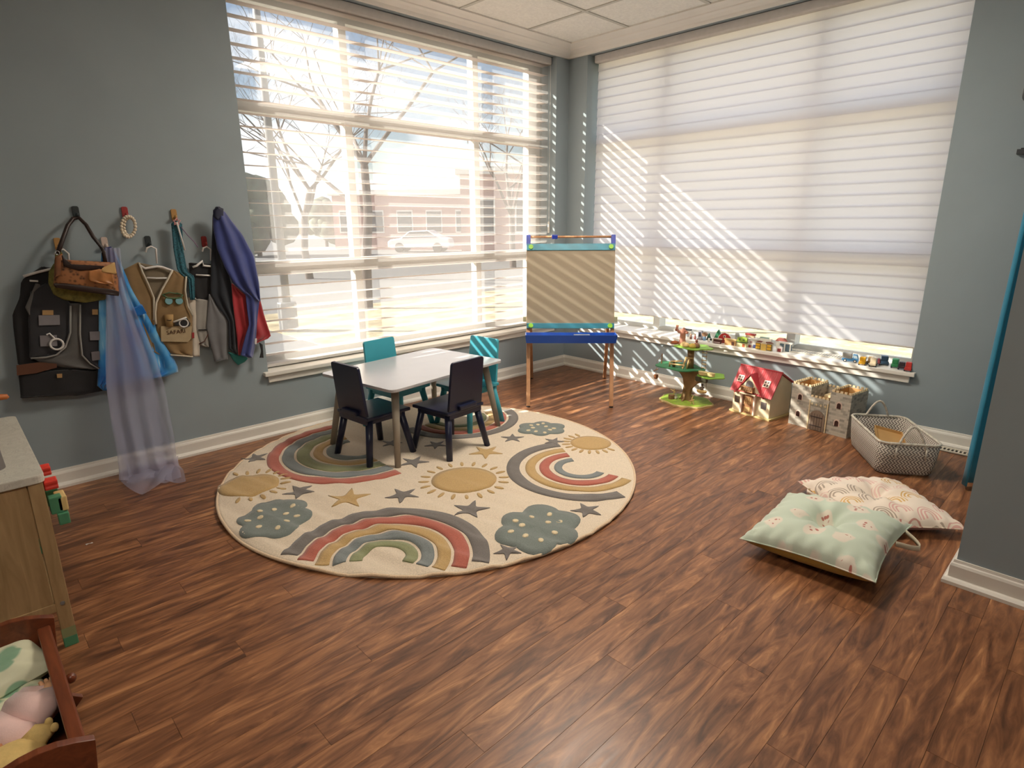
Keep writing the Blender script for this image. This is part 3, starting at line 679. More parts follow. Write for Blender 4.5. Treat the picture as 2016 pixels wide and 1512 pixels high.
k.tube([c0-v.location+Vector((.024*math.cos(a*PI/8), 0, .024*math.sin(a*PI/8))) for a in range(16)], .005, 6, True); k.build('ring', HANG, v, True)
c1 = cpath([(330, 1005), (350, 995), (385, 1030)], -.07); MB().tube([p-v.location for p in c1], .004, 6).build('cord', HANG, v)
flat('belt', BELT, v, [(118, 1222), (280, 1200), (400, 1210), (400, 1235), (250, 1275), (122, 1290)], -.052, .005, .001)
drape('shorts', BLK, v, [(132, 1290), (300, 1262), (500, 1255), (735, 1262), (742, 1400), (640, 1418), (582, 1432), (562, 1395), (540, 1438), (300, 1442), (148, 1452)], -.042, .004, 2)
flat('emblem', TAG, v, [(402, 1282), (440, 1280), (440, 1308), (404, 1310)], -.056, .003)
# handbags
def bag_mesh(poly, y, th, n=30, m_=14):
    P = [CW(*q) for q in poly]; a = min(q[1] for q in P); b = max(q[1] for q in P)
    g = MB()
    def fn(s_):
        def f(u, v_):
            py = a+(b-a)*(.004+.992*v_); s0, s1 = span(P, py); px_ = s0+(s1-s0)*u
            k = (max(0, 1-abs(2*u-1)**3)*max(0, 1-abs(2*v_-1)**3))**.5
            return at_y(px_, py, y-s_*th/2*k)
        return f
    g.grid(fn(1), n, m_); g.grid(fn(-1), n, m_); return g
t = NT('snake_patchwork'); co = t.coord(); vo = t.new('TexVoronoi'); vo.inputs['Scale'].default_value = 60; t.link(co, vo.inputs['Vector'])
t.link(t.ramp(vo.outputs['Distance'], [(.1, lin((70, 44, 26))), (.5, lin((160, 104, 62)))]), t.b.inputs['Base Color']); t.b.inputs['Roughness'].default_value = .5; SNAKE = t.m
ORG = plain('orange_leather', (178, 118, 66), .45, .2, 30); CRM = plain('cream_leather', (206, 168, 110), .45, .1); DBR = plain('dark_brown_leather', (44, 28, 24), .4, .1); BRN = plain('brown_leather', (122, 76, 44), .45, .15, 20)
bag = thing('handbag', 'patchwork brown shoulder bag with a long dark strap', 'handbag', base_at(600, 720))
def shift(g, o): g.v = [p-o.location for p in g.v]; return g
shift(bag_mesh([(390, 440), (440, 430), (470, 495), (560, 528), (690, 525), (760, 500), (808, 480), (838, 600), (846, 720), (600, 696), (378, 660)], -.105, .06), bag).build('body', SNAKE, bag, True)
drape('base_panel', DBR, bag, [(380, 640), (450, 640), (845, 690), (842, 728), (600, 700), (385, 668)], -.138, .001, 1, bulge=.004, nv=6)
drape('top_panel', DBR, bag, [(440, 440), (462, 470), (520, 515), (600, 528), (740, 515), (720, 545), (560, 550), (450, 520)], -.136, .001, 1, bulge=.002, nv=10)
drape('patch', BRN, bag, [(392, 445), (432, 440), (430, 590), (388, 600)], -.136, .001, 1, bulge=.004, nv=8)
drape('patch', ORG, bag, [(630, 545), (715, 540), (800, 570), (810, 650), (700, 640), (628, 620)], -.142, .002, 2, bulge=.002, nv=8)
drape('patch', CRM, bag, [(718, 535), (812, 492), (826, 572), (724, 570)], -.144, .001, 1, bulge=.002, nv=6)
MB().tube([p-bag.location for p in [at_y(*CW(a, b), y) for a, b, y in ((408, 430, -.1), (440, 340, -.085), (480, 230, -.06), (520, 180, -.035), (560, 176, -.035), (610, 225, -.06), (660, 310, -.085), (728, 395, -.1), (750, 500, -.11))]], .0085, 6).build('strap', DBR, bag, True)
for cx, cy in ((408, 425), (735, 420)): p = at_y(*CW(cx, cy), -.105)-bag.location; MB().tube([p+Vector((.007*math.cos(a*PI/5), 0, .009*math.sin(a*PI/5))) for a in range(10)], .0018, 5, True).build('buckle_ring', plain('steel', (190, 190, 190), .25, .02, metal=.9), bag, True)
OLV = plain('olive_knit', (128, 120, 62), .9, .25, 60, .6, 160)
ob = thing('handbag', 'olive knitted purse hanging behind the patchwork bag', 'handbag', base_at(560, 770))
shift(bag_mesh([(345, 560), (380, 500), (460, 520), (720, 540), (800, 560), (795, 690), (740, 762), (600, 778), (470, 766), (380, 720), (342, 640)], -.06, .04), ob).build('body', OLV, ob, True)
MB().tube([p-ob.location for p in cpath([(395, 520), (405, 430), (412, 385), (430, 430), (445, 525)], -.045)], .007, 6).build('strap', OLV, ob, True)
# pearls
pr = thing('pearl_strand', 'double strand of cream pearls on the red hook', 'necklace', base_at(908, 318))
PEARL = plain('pearl', (222, 208, 184), .25, .05, coat=.4); m = MB()
for ring, (rx, ry, y, n_) in enumerate(((50, 70, -.047, 20), (40, 62, -.034, 17))):
    for i in range(n_):
        a = 2*PI*i/n_; q = CW(910+rx*math.cos(a)+8*ring, 238-ry*math.sin(a)*1.04); m.ball(at_y(*q, y)-pr.location, .0078, 8, 6)
b = m.build('beads', PEARL, pr, True); b['kind'] = 'stuff'
# satin dress and tulle veil
t = NT('satin_print'); co = t.coord(); n1 = t.noise(t.coord(scale=(1.2, 1, 1)), 5, 3, .5, .3)
mp = t.new('Mapping'); mp.inputs['Scale'].default_value = (40, 1, 4); mp.inputs['Rotation'].default_value = (0, R(25), 0); t.link(co, mp.inputs[0]); n2 = t.noise(mp.outputs[0], 1.2, 3)
c = t.ramp(n1.outputs[0], [(.35, lin((28, 96, 176))), (.5, lin((52, 140, 206))), (.65, lin((120, 186, 222)))])
t.link(t.mix(t.ramp(n2.outputs[0], [(.6, (0, 0, 0, 1)), (.72, (1, 1, 1, 1))]), c, lin((176, 214, 230))), t.b.inputs['Base Color']); t.b.inputs['Roughness'].default_value = .35; t.b.inputs['Sheen Weight'].default_value = .3; SATIN = t.m
dr = thing('satin_dress', 'bright blue satin dress-up dress with pale streaks beside the safari vest', 'dress', base_at(1000, 1380))
drape('skirt', SATIN, dr, [(720, 400), (800, 400), (850, 480), (880, 560), (940, 680), (1010, 790), (1080, 900), (1150, 1030), (1215, 1140), (1270, 1262), (1150, 1312), (980, 1330), (820, 1370), (742, 1402), (690, 1380), (700, 1150), (700, 800), (715, 560)], -.05, .012, 4.5, 1, 30, 30, grow=.2)
drape('waist_band', plain('deep_blue_satin', (20, 104, 184), .3, .1), dr, [(935, 815), (1005, 790), (1030, 835), (1040, 850), (960, 880), (945, 850)], -.082, .002, 1, bulge=.003, nv=6)
drape('bodice', fabric('indigo_cloth', (52, 54, 104)), dr, [(722, 395), (790, 380), (830, 470), (860, 560), (840, 640), (780, 600), (735, 520)], -.078, .005, 2, bulge=.006)
TUL = sheer('lavender_tulle', (196, 196, 220), .62, .55)
ve = thing('tulle_veil', 'long lavender tulle veil trailing to the floor', 'veil', (-3.2, -.1, 0))
def veil(y0, ph, sq):
    rows = [(488, 206, 232), (540, 204, 240), (580, 203, 248), (640, 204, 272), (700, 204, 300), (760, 206, 320), (820, 216, 334), (860, 226, 345), (900, 236, 352), (925, 240, 362), (945, 240, 366)]
    def fn(u, v_):
        k = v_*(len(rows)-1); i = min(int(k), len(rows)-2); f_ = k-i; a = [rows[i][j]*(1-f_)+rows[i+1][j]*f_ for j in range(3)]
        y = y0 - .05*v_*v_ - (.006+.03*v_)*(.5+.5*math.sin(2*PI*(3.2*u+.2*math.sin(2.5*v_+ph))+ph))
        c_ = (a[1]+a[2])/2; hw = (a[2]-a[1])/2*sq
        p = at_y(c_+hw*(2*u-1)+6*math.sin(5*v_+ph), a[0], y)
        if p.z < .012: p = at_z(c_+hw*(2*u-1), a[0]+6*math.sin(9*u+ph), .012+.012*(.5+.5*math.sin(20*u+ph)))
        p.y = min(p.y, -.034); return p-ve.location
    return fn
MB().grid(veil(-.1, 0, 1), 40, 44).build('outer_layer', TUL, ve, True); MB().grid(veil(-.075, 1.7, .86), 36, 44).build('inner_layer', TUL, ve, True)
m = MB(); rn = random.Random(4)
def hem(u, v_):
    a = at_z(236+76*u+40*u*u, 905+58*math.sin(PI*(u*.8+.1))*v_+(1-u)*22*v_, .01); a.z = .012+.03*abs(math.sin(7*u+3*v_))*(1-.6*v_); a.y = min(a.y, -.035-.03*v_); return a-ve.location
m.grid(hem, 30, 12).build('floor_hem', TUL, ve, True)
# safari vest
KH = fabric('khaki_cloth', (134, 108, 72)); MESH = fabric('khaki_mesh', (120, 108, 88)); CRMP = plain('cream_piping', (206, 196, 176), .7)
sf = thing('safari_vest', 'tan explorer vest with cream piping and lettered pocket', 'costume', base_at(1210, 1155))
drape('back_panel', MESH, sf, [(985, 495), (1225, 545), (1190, 700), (1110, 1130), (1060, 1000), (1020, 600)], -.032, .003, 1.5)
drape('front_panel', KH, sf, [(875, 545), (985, 490), (1010, 560), (1050, 640), (1092, 745), (1094, 900), (1098, 1120), (1150, 1150), (1080, 1130), (985, 900), (900, 640)], -.042, .004, 1.3)
drape('front_panel', KH, sf, [(1222, 545), (1320, 588), (1312, 700), (1330, 800), (1362, 860), (1366, 1158), (1215, 1148), (1110, 1000), (1102, 880), (1106, 780), (1150, 680)], -.045, .005, 1.6)
drape('side_panel', fabric('cream_cloth', (196, 186, 172)), sf, [(1330, 740), (1385, 740), (1410, 860), (1416, 1160), (1366, 1160), (1364, 870), (1335, 820)], -.036, .003, 1, bulge=.004)
wire('piping', CRMP, sf, [(985, 495), (1010, 560), (1050, 645), (1090, 742), (1092, 880), (1090, 900)], -.058, .0042)
wire('piping', CRMP, sf, [(1222, 548), (1190, 610), (1150, 680), (1108, 775), (1100, 850), (1102, 900), (1106, 930)], -.062, .005); wire('piping', CRMP, sf, [(1320, 590), (1312, 690), (1330, 800), (1362, 865)], -.058, .0042); wire('piping', CRMP, sf, [(1210, 1148), (1290, 1154), (1366, 1160)], -.056, .0042)
pk = flat('pocket', fabric('beige_pocket', (176, 156, 122)), sf, [(1140, 945), (1356, 945), (1350, 1030), (1330, 1054), (1142, 1050)], -.058, .006, .001)
p0, p1 = at_y(*CW(1172, 984), -.0665), at_y(*CW(1324, 986), -.0665)
text('lettering', 'SAFARI', .028, plain('pocket_ink', (84, 52, 30), .8), pk, (p0+p1)/2-sf.location, (R(90), 0, math.atan2(p1.y-p0.y, p1.x-p0.x)))
flat('red_label', plain('red_tab', (150, 50, 50), .8), sf, [(1358, 990), (1376, 988), (1376, 1028), (1360, 1030)], -.055, .003)
sg = thing('toy_glasses', 'green toy sunglasses with pale blue lenses clipped to the safari vest', 'glasses', base_at(1232, 785))
GRN = plain('green_plastic', (70, 96, 60), .4); LENS = plain('blue_lens', (126, 170, 178), .2)
for cx in (1196, 1270):
    c0 = at_y(*CW(cx, 765), -.066)-sg.location
    MB().tube([c0-Vector((0, .002, 0)), c0+Vector((0, .001, 0))], .0165, 18).build('lens', LENS, sg); MB().tube([c0+Vector((.0172*math.cos(a*PI/9), 0, .0172*math.sin(a*PI/9))) for a in range(18)], .002, 5, True).build('rim', GRN, sg)
wire('brow', GRN, sg, [(1150, 720), (1185, 742), (1232, 748), (1282, 742), (1296, 720)], -.066, .0042); wire('temple', GRN, sg, [(1150, 722), (1200, 705), (1260, 715)], -.064, .0036); wire('temple', GRN, sg, [(1292, 722), (1250, 708)], -.064, .0036)
bn = thing('toy_magnifier', 'black and white toy magnifier tucked above the lettered pocket', 'toy', base_at(1300, 940))
c0 = at_y(*CW(1302, 922), -.07)-bn.location; MB().tube([c0+Vector((.02*math.cos(a*PI/8), 0, .02*math.sin(a*PI/8))) for a in range(16)], .0038, 6, True).build('rim', HANG, bn)
flat('body', BLK, bn, [(1232, 912), (1320, 880), (1348, 925), (1340, 945), (1240, 938)], -.066, .006); wire('handle', HANG, bn, [(1228, 915), (1322, 882)], -.074, .0048)
rl = thing('toy_scroll', 'rolled tan toy map in the safari vest pocket', 'toy', base_at(1198, 935)); P = cpath([(1195, 862), (1202, 945)], -.062); MB().tube([q-rl.location for q in P], [.021, .017], 12).build('roll', plain('scroll', (168, 134, 84), .7), rl, True)
wire('tie', DBR, rl, [(1182, 900), (1200, 903), (1216, 900)], -.084, .002)
# star wand, teal netting
st_ = thing('star_wand', 'white wand with a pink star and trailing ribbon on the tan hook', 'wand', base_at(1310, 405)); PINK = plain('pink_plastic', (214, 150, 150), .4)
wire('stick', HANG, st_, [(1252, 205), (1310, 405)], -.066, .0045)
wire('star', PINK, st_, [(1252+(28 if i % 2 == 0 else 13)*math.sin(i*PI/5), 203-(28 if i % 2 == 0 else 13)*math.cos(i*PI/5)) for i in range(10)], -.066, .0034, close=True)
wire('ribbon', plain('mauve_ribbon', (128, 100, 130), .6), st_, [(1282, 240), (1330, 300), (1375, 345), (1404, 385)], -.058, .0022)
tn = thing('net_scarf', 'narrow teal netted scarf hanging from the tan hook', 'scarf', base_at(1350, 760)); t = NT('teal_net'); vo = t.new('TexVoronoi'); vo.inputs['Scale'].default_value = 130; t.link(t.coord(), vo.inputs['Vector'])
t.link(t.ramp(vo.outputs['Distance'], [(.2, lin((20, 54, 66))), (.5, lin((40, 98, 112)))]), t.b.inputs['Base Color']); t.b.inputs['Roughness'].default_value = .7; TNET = t.m
drape('upper_fold', TNET, tn, [(1214, 215), (1242, 195), (1290, 215), (1300, 400), (1330, 580), (1350, 760), (1380, 758), (1378, 590), (1330, 560), (1300, 600), (1255, 540), (1230, 400)], -.05, .004, 2, bulge=.005, nu=10)
# black and grey costume
gc = thing('dress_up_costume', 'black and grey costume with pale skirt half hidden by the cape', 'costume', base_at(1480, 1195))
drape('top', BLK, gc, [(1338, 495), (1400, 500), (1470, 690), (1500, 500), (1520, 520), (1510, 760), (1385, 752), (1345, 600)], -.028, .004, 1.5)
drape('skirt', fabric('pale_grey_cloth', (150, 146, 140)), gc, [(1380, 750), (1500, 755), (1490, 960), (1480, 1092), (1420, 1085), (1385, 950)], -.034, .004, 1.5)
drape('tail', fabric('mid_grey_cloth', (112, 112, 114)), gc, [(1482, 715), (1560, 840), (1618, 900), (1612, 1180), (1560, 1185), (1525, 1200), (1500, 1110), (1460, 950)], -.045, .006, 1.5)
wire('trim_cord', plain('maroon_cord', (92, 50, 44), .7), gc, [(1410, 1070), (1450, 1050), (1476, 1000), (1478, 960)], -.05, .002); wire('trim_cord', BLK, gc, [(1405, 970), (1480, 968)], -.05, .003)
# cape
CB = plain('cape_blue_satin', (54, 66, 128), .42, .12, 10, sheen=.4); CR = plain('cape_red_satin', (170, 44, 52), .42, .12, 10, sheen=.4); CBK = fabric('cape_black', (30, 34, 42)); CTL = plain('cape_teal', (44, 128, 122), .5, .08)
cp = thing('dress_up_cape', 'blue satin cape with red and black lower panels next to the window', 'cape', base_at(1700, 1215))
drape('black_panel', CBK, cp, [(1510, 150), (1530, 160), (1580, 420), (1640, 650), (1670, 900), (1690, 1145), (1620, 1130), (1618, 900), (1540, 800), (1490, 715), (1500, 420)], -.05, .008, 2, grow=.3)
drape('red_panel', CR, cp, [(1640, 640), (1730, 690), (1840, 740), (1870, 860), (1920, 1012), (1905, 1030), (1812, 1062), (1770, 1150), (1690, 1152), (1672, 960), (1650, 780)], -.062, .010, 3, 1, grow=.3)
drape('blue_panel', CB, cp, [(1510, 140), (1540, 110), (1590, 130), (1650, 210), (1720, 300), (1800, 450), (1835, 640), (1845, 770), (1800, 765), (1740, 720), (1660, 650), (1600, 540), (1540, 400), (1512, 250)], -.078, .012, 2.2, 0, 26, 30, grow=.2, bulge=.02)
drape('blue_tail', CB, cp, [(1738, 700), (1840, 745), (1822, 900), (1812, 1050), (1790, 1168), (1702, 1160), (1740, 1010), (1765, 930), (1750, 820)], -.088, .007, 1.6, 2)
drape('hood', HK['navy'], cp, [(1512, 120), (1545, 100), (1582, 108), (1582, 165), (1545, 190), (1512, 170)], -.095, .003, 1, nv=8, bulge=.012)
drape('teal_corner', CTL, cp, [(1618, 1128), (1700, 1150), (1762, 1166), (1735, 1195), (1688, 1218), (1650, 1180)], -.045, .003, 1, nv=8)
flat('care_tag', HANG, cp, [(1806, 1030), (1820, 1030), (1818, 1072), (1805, 1070)], -.09, .002); drape('tie_strap', BLK, cp, [(1838, 1060), (1860, 1070), (1868, 1168), (1840, 1168), (1852, 1120)], -.06, .002, 1, bulge=.002, nv=8)

# ================================================================== TOYS BY THE SHADED WINDOW
def XZ(v): return (v.x, v.z, v.y)        # outline in x,z ; thickness in y
GRASS = plain('toy_grass', (150, 176, 64), .6, .15, 25); TRUNK = plain('toy_trunk', (150, 116, 76), .7, .15, 20); LEAFD = plain('toy_leaf_dark', (56, 128, 84), .6, .1, 20); LEAFL = plain('toy_leaf_light', (132, 176, 70), .6, .15, 25)
TWIG = wood('toy_twig', (110, 76, 52), (160, 118, 82), .7); PALEW = wood('toy_pale_wood', (190, 156, 100), (222, 192, 138), .6); PLYE = plain('plywood_edge', (206, 186, 130), .7)
def wob(rx, ry, n, amp, k, ph=0): return [((rx*(1+amp*math.sin(k*2*PI*i/n+ph)))*math.cos(2*PI*i/n), (ry*(1+amp*math.sin(k*2*PI*i/n+ph)))*math.sin(2*PI*i/n)) for i in range(n)]
th_ = thing('toy_treehouse', 'wooden tree house toy with green platforms on the floor below the sill', 'toy', (-.262, -1.36, 0), R(-90))
MB().prism(wob(.185, .15, 44, .05, 7), 0, .012).build('base_edge', PLYE, th_, bevel=.002); MB().prism(wob(.175, .14, 44, .05, 7), .012, .014).build('base_grass', GRASS, th_)
tp = [(-.05, .014), (-.034, .03), (-.026, .06), (-.018, .12), (-.03, .17), (-.06, .205), (-.095, .236), (.1, .236), (.13, .2), (.16, .195), (.12, .165), (.07, .14), (.036, .1), (.03, .05), (.05, .014)]
MB().prism(tp, -.016, .016, XZ).build('trunk', TRUNK, th_, bevel=.004)
MB().prism([(-.06, .014), (-.025, .04), (-.015, .09), (-.015, .236), (.015, .236), (.015, .09), (.02, .05), (.05, .014)], -.006, .006, lambda v: (v.z, v.x, v.y)).build('trunk_cross', TRUNK, th_, bevel=.003)
def plat(nm, mt, c, rx, ry, z, ph, amp=.1):
    e = MB().prism([(x+c[0], y+c[1]) for x, y in wob(rx, ry, 40, amp, 5, ph)], z-.008, z).build(nm, mt, th_, bevel=.002); return e
plat('middle_platform', LEAFD, (-.07, 0), .17, .12, .244, .6); plat('right_platform', LEAFL, (.165, .02), .085, .09, .215, 2); plat('top_platform', LEAFL, (.02, .01), .125, .1, .395, 1.2, .12)
MB().tube([(.01, 0, .236), (.012, 0, .32), (.008, 0, .388)], [.027, .022, .024], 10).build('upper_trunk', TRUNK, th_, True)
for p, q in (((-.02, -.045, .244), (-.005, -.03, .318)), ((.012, -.045, .244), (.02, -.03, .318)), ((-.01, -.03, .318), (.05, -.035, .322)), ((-.11, -.06, .262), (.0, -.06, .27)), ((-.11, -.06, .244), (-.11, -.06, .275)), ((-.005, -.06, .244), (0, -.06, .275)), ((-.1, -.06, .28), (-.02, -.058, .297))):
    MB().tube([p, q], .006, 7).build('rail_stick', PALEW, th_, True)
MB().tube([(-.2, -.02, .244), (-.198, -.02, .315)], .004, 6).build('flag_post', TWIG, th_)
m = MB(); m.tube([(-.198, -.02, .312), (-.235, -.02, .255), (-.238, -.02, .19)], .0012, 4).build('pulley_cord', TWIG, th_)
MB().lathe([(.012, 0), (.016, .012), (.016, .03), (.013, .032)], (-.238, -.02, .125), 10).build('bucket', BRN, th_); MB().tube([(-.26, -.02, .178), (-.225, -.02, .2)], .004, 6).build('pulley_stick', TWIG, th_); MB().tube([(-.238, -.02, .19), (-.238, -.02, .157)], .001, 4).build('bucket_cord', TWIG, th_)
for x in (.098, .126): MB().tube([(x, .0, .215), (x, 0, .392)], .0015, 5).build('ladder_rope', TWIG, th_)
for i in range(6): MB().tube([(.094, 0, .235+i*.026), (.13, 0, .235+i*.026)], .003, 6).build('ladder_rung', PALEW, th_)
MB().lathe([(.02, 0), (.022, .028), (.018, .03)], (-.085, -.05, .014), 12).build('stump_seat', TWIG, th_)
for p, q in (((-.07, -.05, .044), (-.065, -.05, .09)), ((-.1, -.045, .08), (-.055, -.05, .066)), ((.075, -.07, .016), (.085, -.06, .075)), ((.1, -.07, .016), (.078, -.065, .06)), ((.06, -.07, .03), (.1, -.068, .05))): MB().tube([p, q], .0035, 6).build('stick', PALEW, th_)
for x, y in ((.1, -.03), (.16, -.035)): MB().tube([(x, y, .205), (x, y, .115)], .0012, 4).build('swing_cord', TWIG, th_)
MB().lathe([(.03, 0), (.034, .012), (.02, .016)], (.13, -.032, .1), 12, 1.1, .7).build('swing_basket', PALEW, th_)
for x, y, r_ in ((.135, 0, .035), (.19, .0, .028)): MB().lathe([(r_*.6, 0), (r_*.9, .006), (r_, .022), (r_*1.05, .026)], (x, y-.04, .22), 12, 1, .6).build('nest', PLYE, th_)
for x, y in ((.1, -.03), (.145, -.04)): MB().box((x, y, .19), (.04, .03, .034)).build('toy_cabin', plain('dark_cabin', (62, 60, 40), .7), th_, bevel=.004)
for x, y, z_, mt in ((-.03, -.03, .395, PALEW), (.0, -.05, .395, PALEW), (.045, -.045, .395, plain('mustard_toy', (196, 164, 72), .6)), (.06, -.02, .395, TWIG)):
    MB().lathe([(.02, 0), (.024, .01), (.018, .024), (.008, .03)], (x, y, z_), 10).build('nest_seat', mt, th_, True)
# figures in the tree house
def figure(label, loc_, c, h=.05, grp='tree house figures'):
    f = thing('toy_figure', label, 'toy figure', loc_, R(-60), grp); mt = plain('figure_'+c[0], c[1], .7, .2, 40)
    MB().lathe([(h*.2, 0), (h*.24, h*.2), (h*.2, h*.45), (h*.1, h*.58)], (0, 0, 0), 10).build('body', mt, f, True)
    MB().ball((0, 0, h*.74), h*.19, 10, 8).build('head', mt, f, True)
    for sx in (-1, 1):
        MB().ball((sx*h*.1, 0, h*.94), h*.07, 6, 5, (1, .6, 1.6)).build('ear', mt, f, True); MB().tube([(sx*h*.18, 0, h*.48), (sx*h*.32, -h*.1, h*.3)], h*.06, 6).build('arm', mt, f, True)
    return f
figure('small brown figure beside the railing on the middle platform', (-.30, -1.27, .244), ('brown', (140, 92, 66)), .045); figure('small grey figure seated in the swing basket', (-.294, -1.49, .117), ('grey', (120, 108, 94)), .045)
figure('small red-brown figure on the top platform', (-.25, -1.40, .395), ('rust', (150, 84, 70)), .05); figure('small white figure at the stump on the tree base', (-.30, -1.30, .014), ('white', (214, 206, 190)), .04)
tt = thing('toy_log_tree', 'knobbly pinkish wooden stump figure with stub branches on the tree house top', 'toy', (-.235, -1.285, .3952), R(-90)); LOG = plain('log_pink', (176, 118, 96), .7, .15, 30)
MB().lathe([(.034, 0), (.026, .008), (.02, .03), (.019, .07), (.024, .095), (.016, .102)], (0, 0, 0), 10).build('trunk', LOG, tt, True)
for p in ([(-.01, 0, .075), (-.035, 0, .082), (-.05, 0, .1), (-.046, 0, .125)], [(.01, 0, .08), (.03, 0, .085), (.036, 0, .078)], [(-.046, 0, .1), (-.058, 0, .088)], [(0, 0, .095), (.008, 0, .112)]): MB().tube(p, [.009]*len(p), 7).build('branch', LOG, tt, True)
MB().lathe([(.03, 0), (.024, .014), (.006, .02)], (-.045, -.02, .0), 10).build('rust_mound', plain('rust_mound', (150, 82, 44), .8), tt, True)

# doll's house
def dollhouse():
    h = thing('dolls_house', "cream doll's house with red corrugated roof and brown door", 'toy', (-.14, -1.828, 0), R(-99)); W, D = .276, .236
    CW_ = plain('doll_cream', (222, 208, 176), .5, .04); RD = plain('doll_roof', (176, 56, 62), .45, .06, 12); BK = wood('doll_door', (136, 92, 60), (172, 126, 84), .5, 2); DK = plain('doll_dark', (76, 58, 44), .4, .1); PNK = plain('doll_frame', (232, 206, 190), .5)
    MB().prism(rrect(W+.016, D+.014, .004, 2), 0, .012).build('floor_plate', PLYE, h, bevel=.002)
    ev, rg = .152, .298; yf, yb = -D/2+.008, D/2-.004
    MB().prism([(yf, .012), (yb, .012), (yb, ev+.06), (yf+.075, rg-.006), (yf, ev)], -W/2+.006, W/2-.006, lambda v: (v.z, v.x, v.y)).build('walls', CW_, h)
    # corrugated front roof slope, ridge and back slope
    def roof(y0, z0, y1, z1):
        nx = 92
        def fn(u, v): k = .0028*(.5+.5*math.cos(u*2*PI*21)); n_ = Vector((0, -(z1-z0), y1-y0)).normalized()*(1 if y1 > y0 else -1); n_ = n_ if n_.z > 0 else -n_; return (-W/2-.008+(W+.016)*u, y0+(y1-y0)*v+n_.y*k, z0+(z1-z0)*v+n_.z*k)
        return MB().grid(fn, nx, 3).build('roof_slope', RD, h, False, solid=.005)
    roof(yf-.018, ev-.008, yf+.078, rg+.002); roof(yb+.004, ev+.06, yf+.078, rg+.002)
    MB().bar((-W/2-.01, yf+.078, rg+.004), (W/2+.01, yf+.078, rg+.004), .014, .008).build('ridge_cap', RD, h, bevel=.002)
    for x in (-W/2-.004, W/2+.004):
        for a, b in (((yf-.018, ev-.008), (yf+.078, rg+.002)), ((yf+.078, rg+.002), (yb, ev+.065))): MB().bar((x, a[0], a[1]), (x, b[0], b[1]), .01, .008).build('barge_board', RD, h)
    # gable dormer
    g = -.012; gw = .088; ga, gb = .262, .148; yd = yf-.014
    MB().prism([(g-gw, gb), (g+gw, gb), (g, ga)], yd, yf+.06, lambda v: (v.x, v.z, v.y)).build('gable', CW_, h)
    for s_ in (-1, 1): MB().add([(g+s_*(gw+.016), yd-.006, gb-.014), (g, yd-.006, ga+.012), (g, yf+.07, ga+.012), (g+s_*(gw+.016), yf+.02, gb-.014)], [(0, 1, 2, 3)]).build('dormer_roof', RD, h, solid=.005)
    m = [(g-.026, .188)]+[(g+.026*math.cos(R(a)), .206+.026*math.sin(R(a))) for a in range(0, 181, 20)][::-1]+[(g+.026, .188)]
    MB().prism(m, yd-.004, yd+.002, lambda v: (v.x, v.z, v.y)).build('arched_window', plain('doll_glass', (112, 106, 108), .2), h)
    b = MB().box((g, yd-.018, .166), (.086, .03, .006)).build('balcony', BK, h, bevel=.001)
    for i in range(7): MB().box((g-.036+i*.012, yd-.03, .181), (.004, .004, .026)).build('baluster', BK, b)
    MB().box((g, yd-.03, .196), (.086, .007, .006)).build('balcony_rail', BK, b)
    for s_ in (-1, 1): MB().box((g+s_*.04, yd-.018, .181), (.005, .026, .028)).build('balcony_side', BK, b)
    MB().box((g, yd-.004, .146), (.11, .03, .008)).build('porch_lintel', CW_, h)
    for s_ in (-1, 1): MB().box((g+s_*.046, yd+.002, .078), (.012, .02, .132)).build('porch_post', PNK, h, bevel=.001)
    d = MB().box((g-.004, yf-.006, .076), (.068, .008, .128)).build('door', BK, h, bevel=.001)
    for i in range(4): MB().box((g-.022+i*.012, yf-.0115, .098), (.005, .003, .04)).build('door_slat', PALEW, d)
    MB().box((g-.004, yf-.0115, .04), (.04, .003, .03)).build('door_panel', PALEW, d); MB().ball((g-.032, yf-.013, .066), .005, 8, 6).build('door_knob', DK, d)
    for x, mt in ((-.1, DK), (.09, plain('doll_pane', (98, 88, 86), .2))): MB().box((x, yf-.001, .088), (.036, .004, .044)).build('window', mt, h)
    up = Vector((0, .096, .154)).normalized()
    for x in (-.102, .082):
        c = Vector((x, yf+.022, .224)); q = Matrix((Vector((1, 0, 0)), up, Vector((1, 0, 0)).cross(up))).transposed()
        w = MB().box(c, (.042, .046, .006), m=q).build('roof_window', PNK, h)
        for i in (-1, 1):
            for j in (-1, 1): MB().box(c+q @ Vector((i*.009, j*.01, .0028)), (.012, .014, .002), m=q).build('pane', DK, w)
dollhouse()

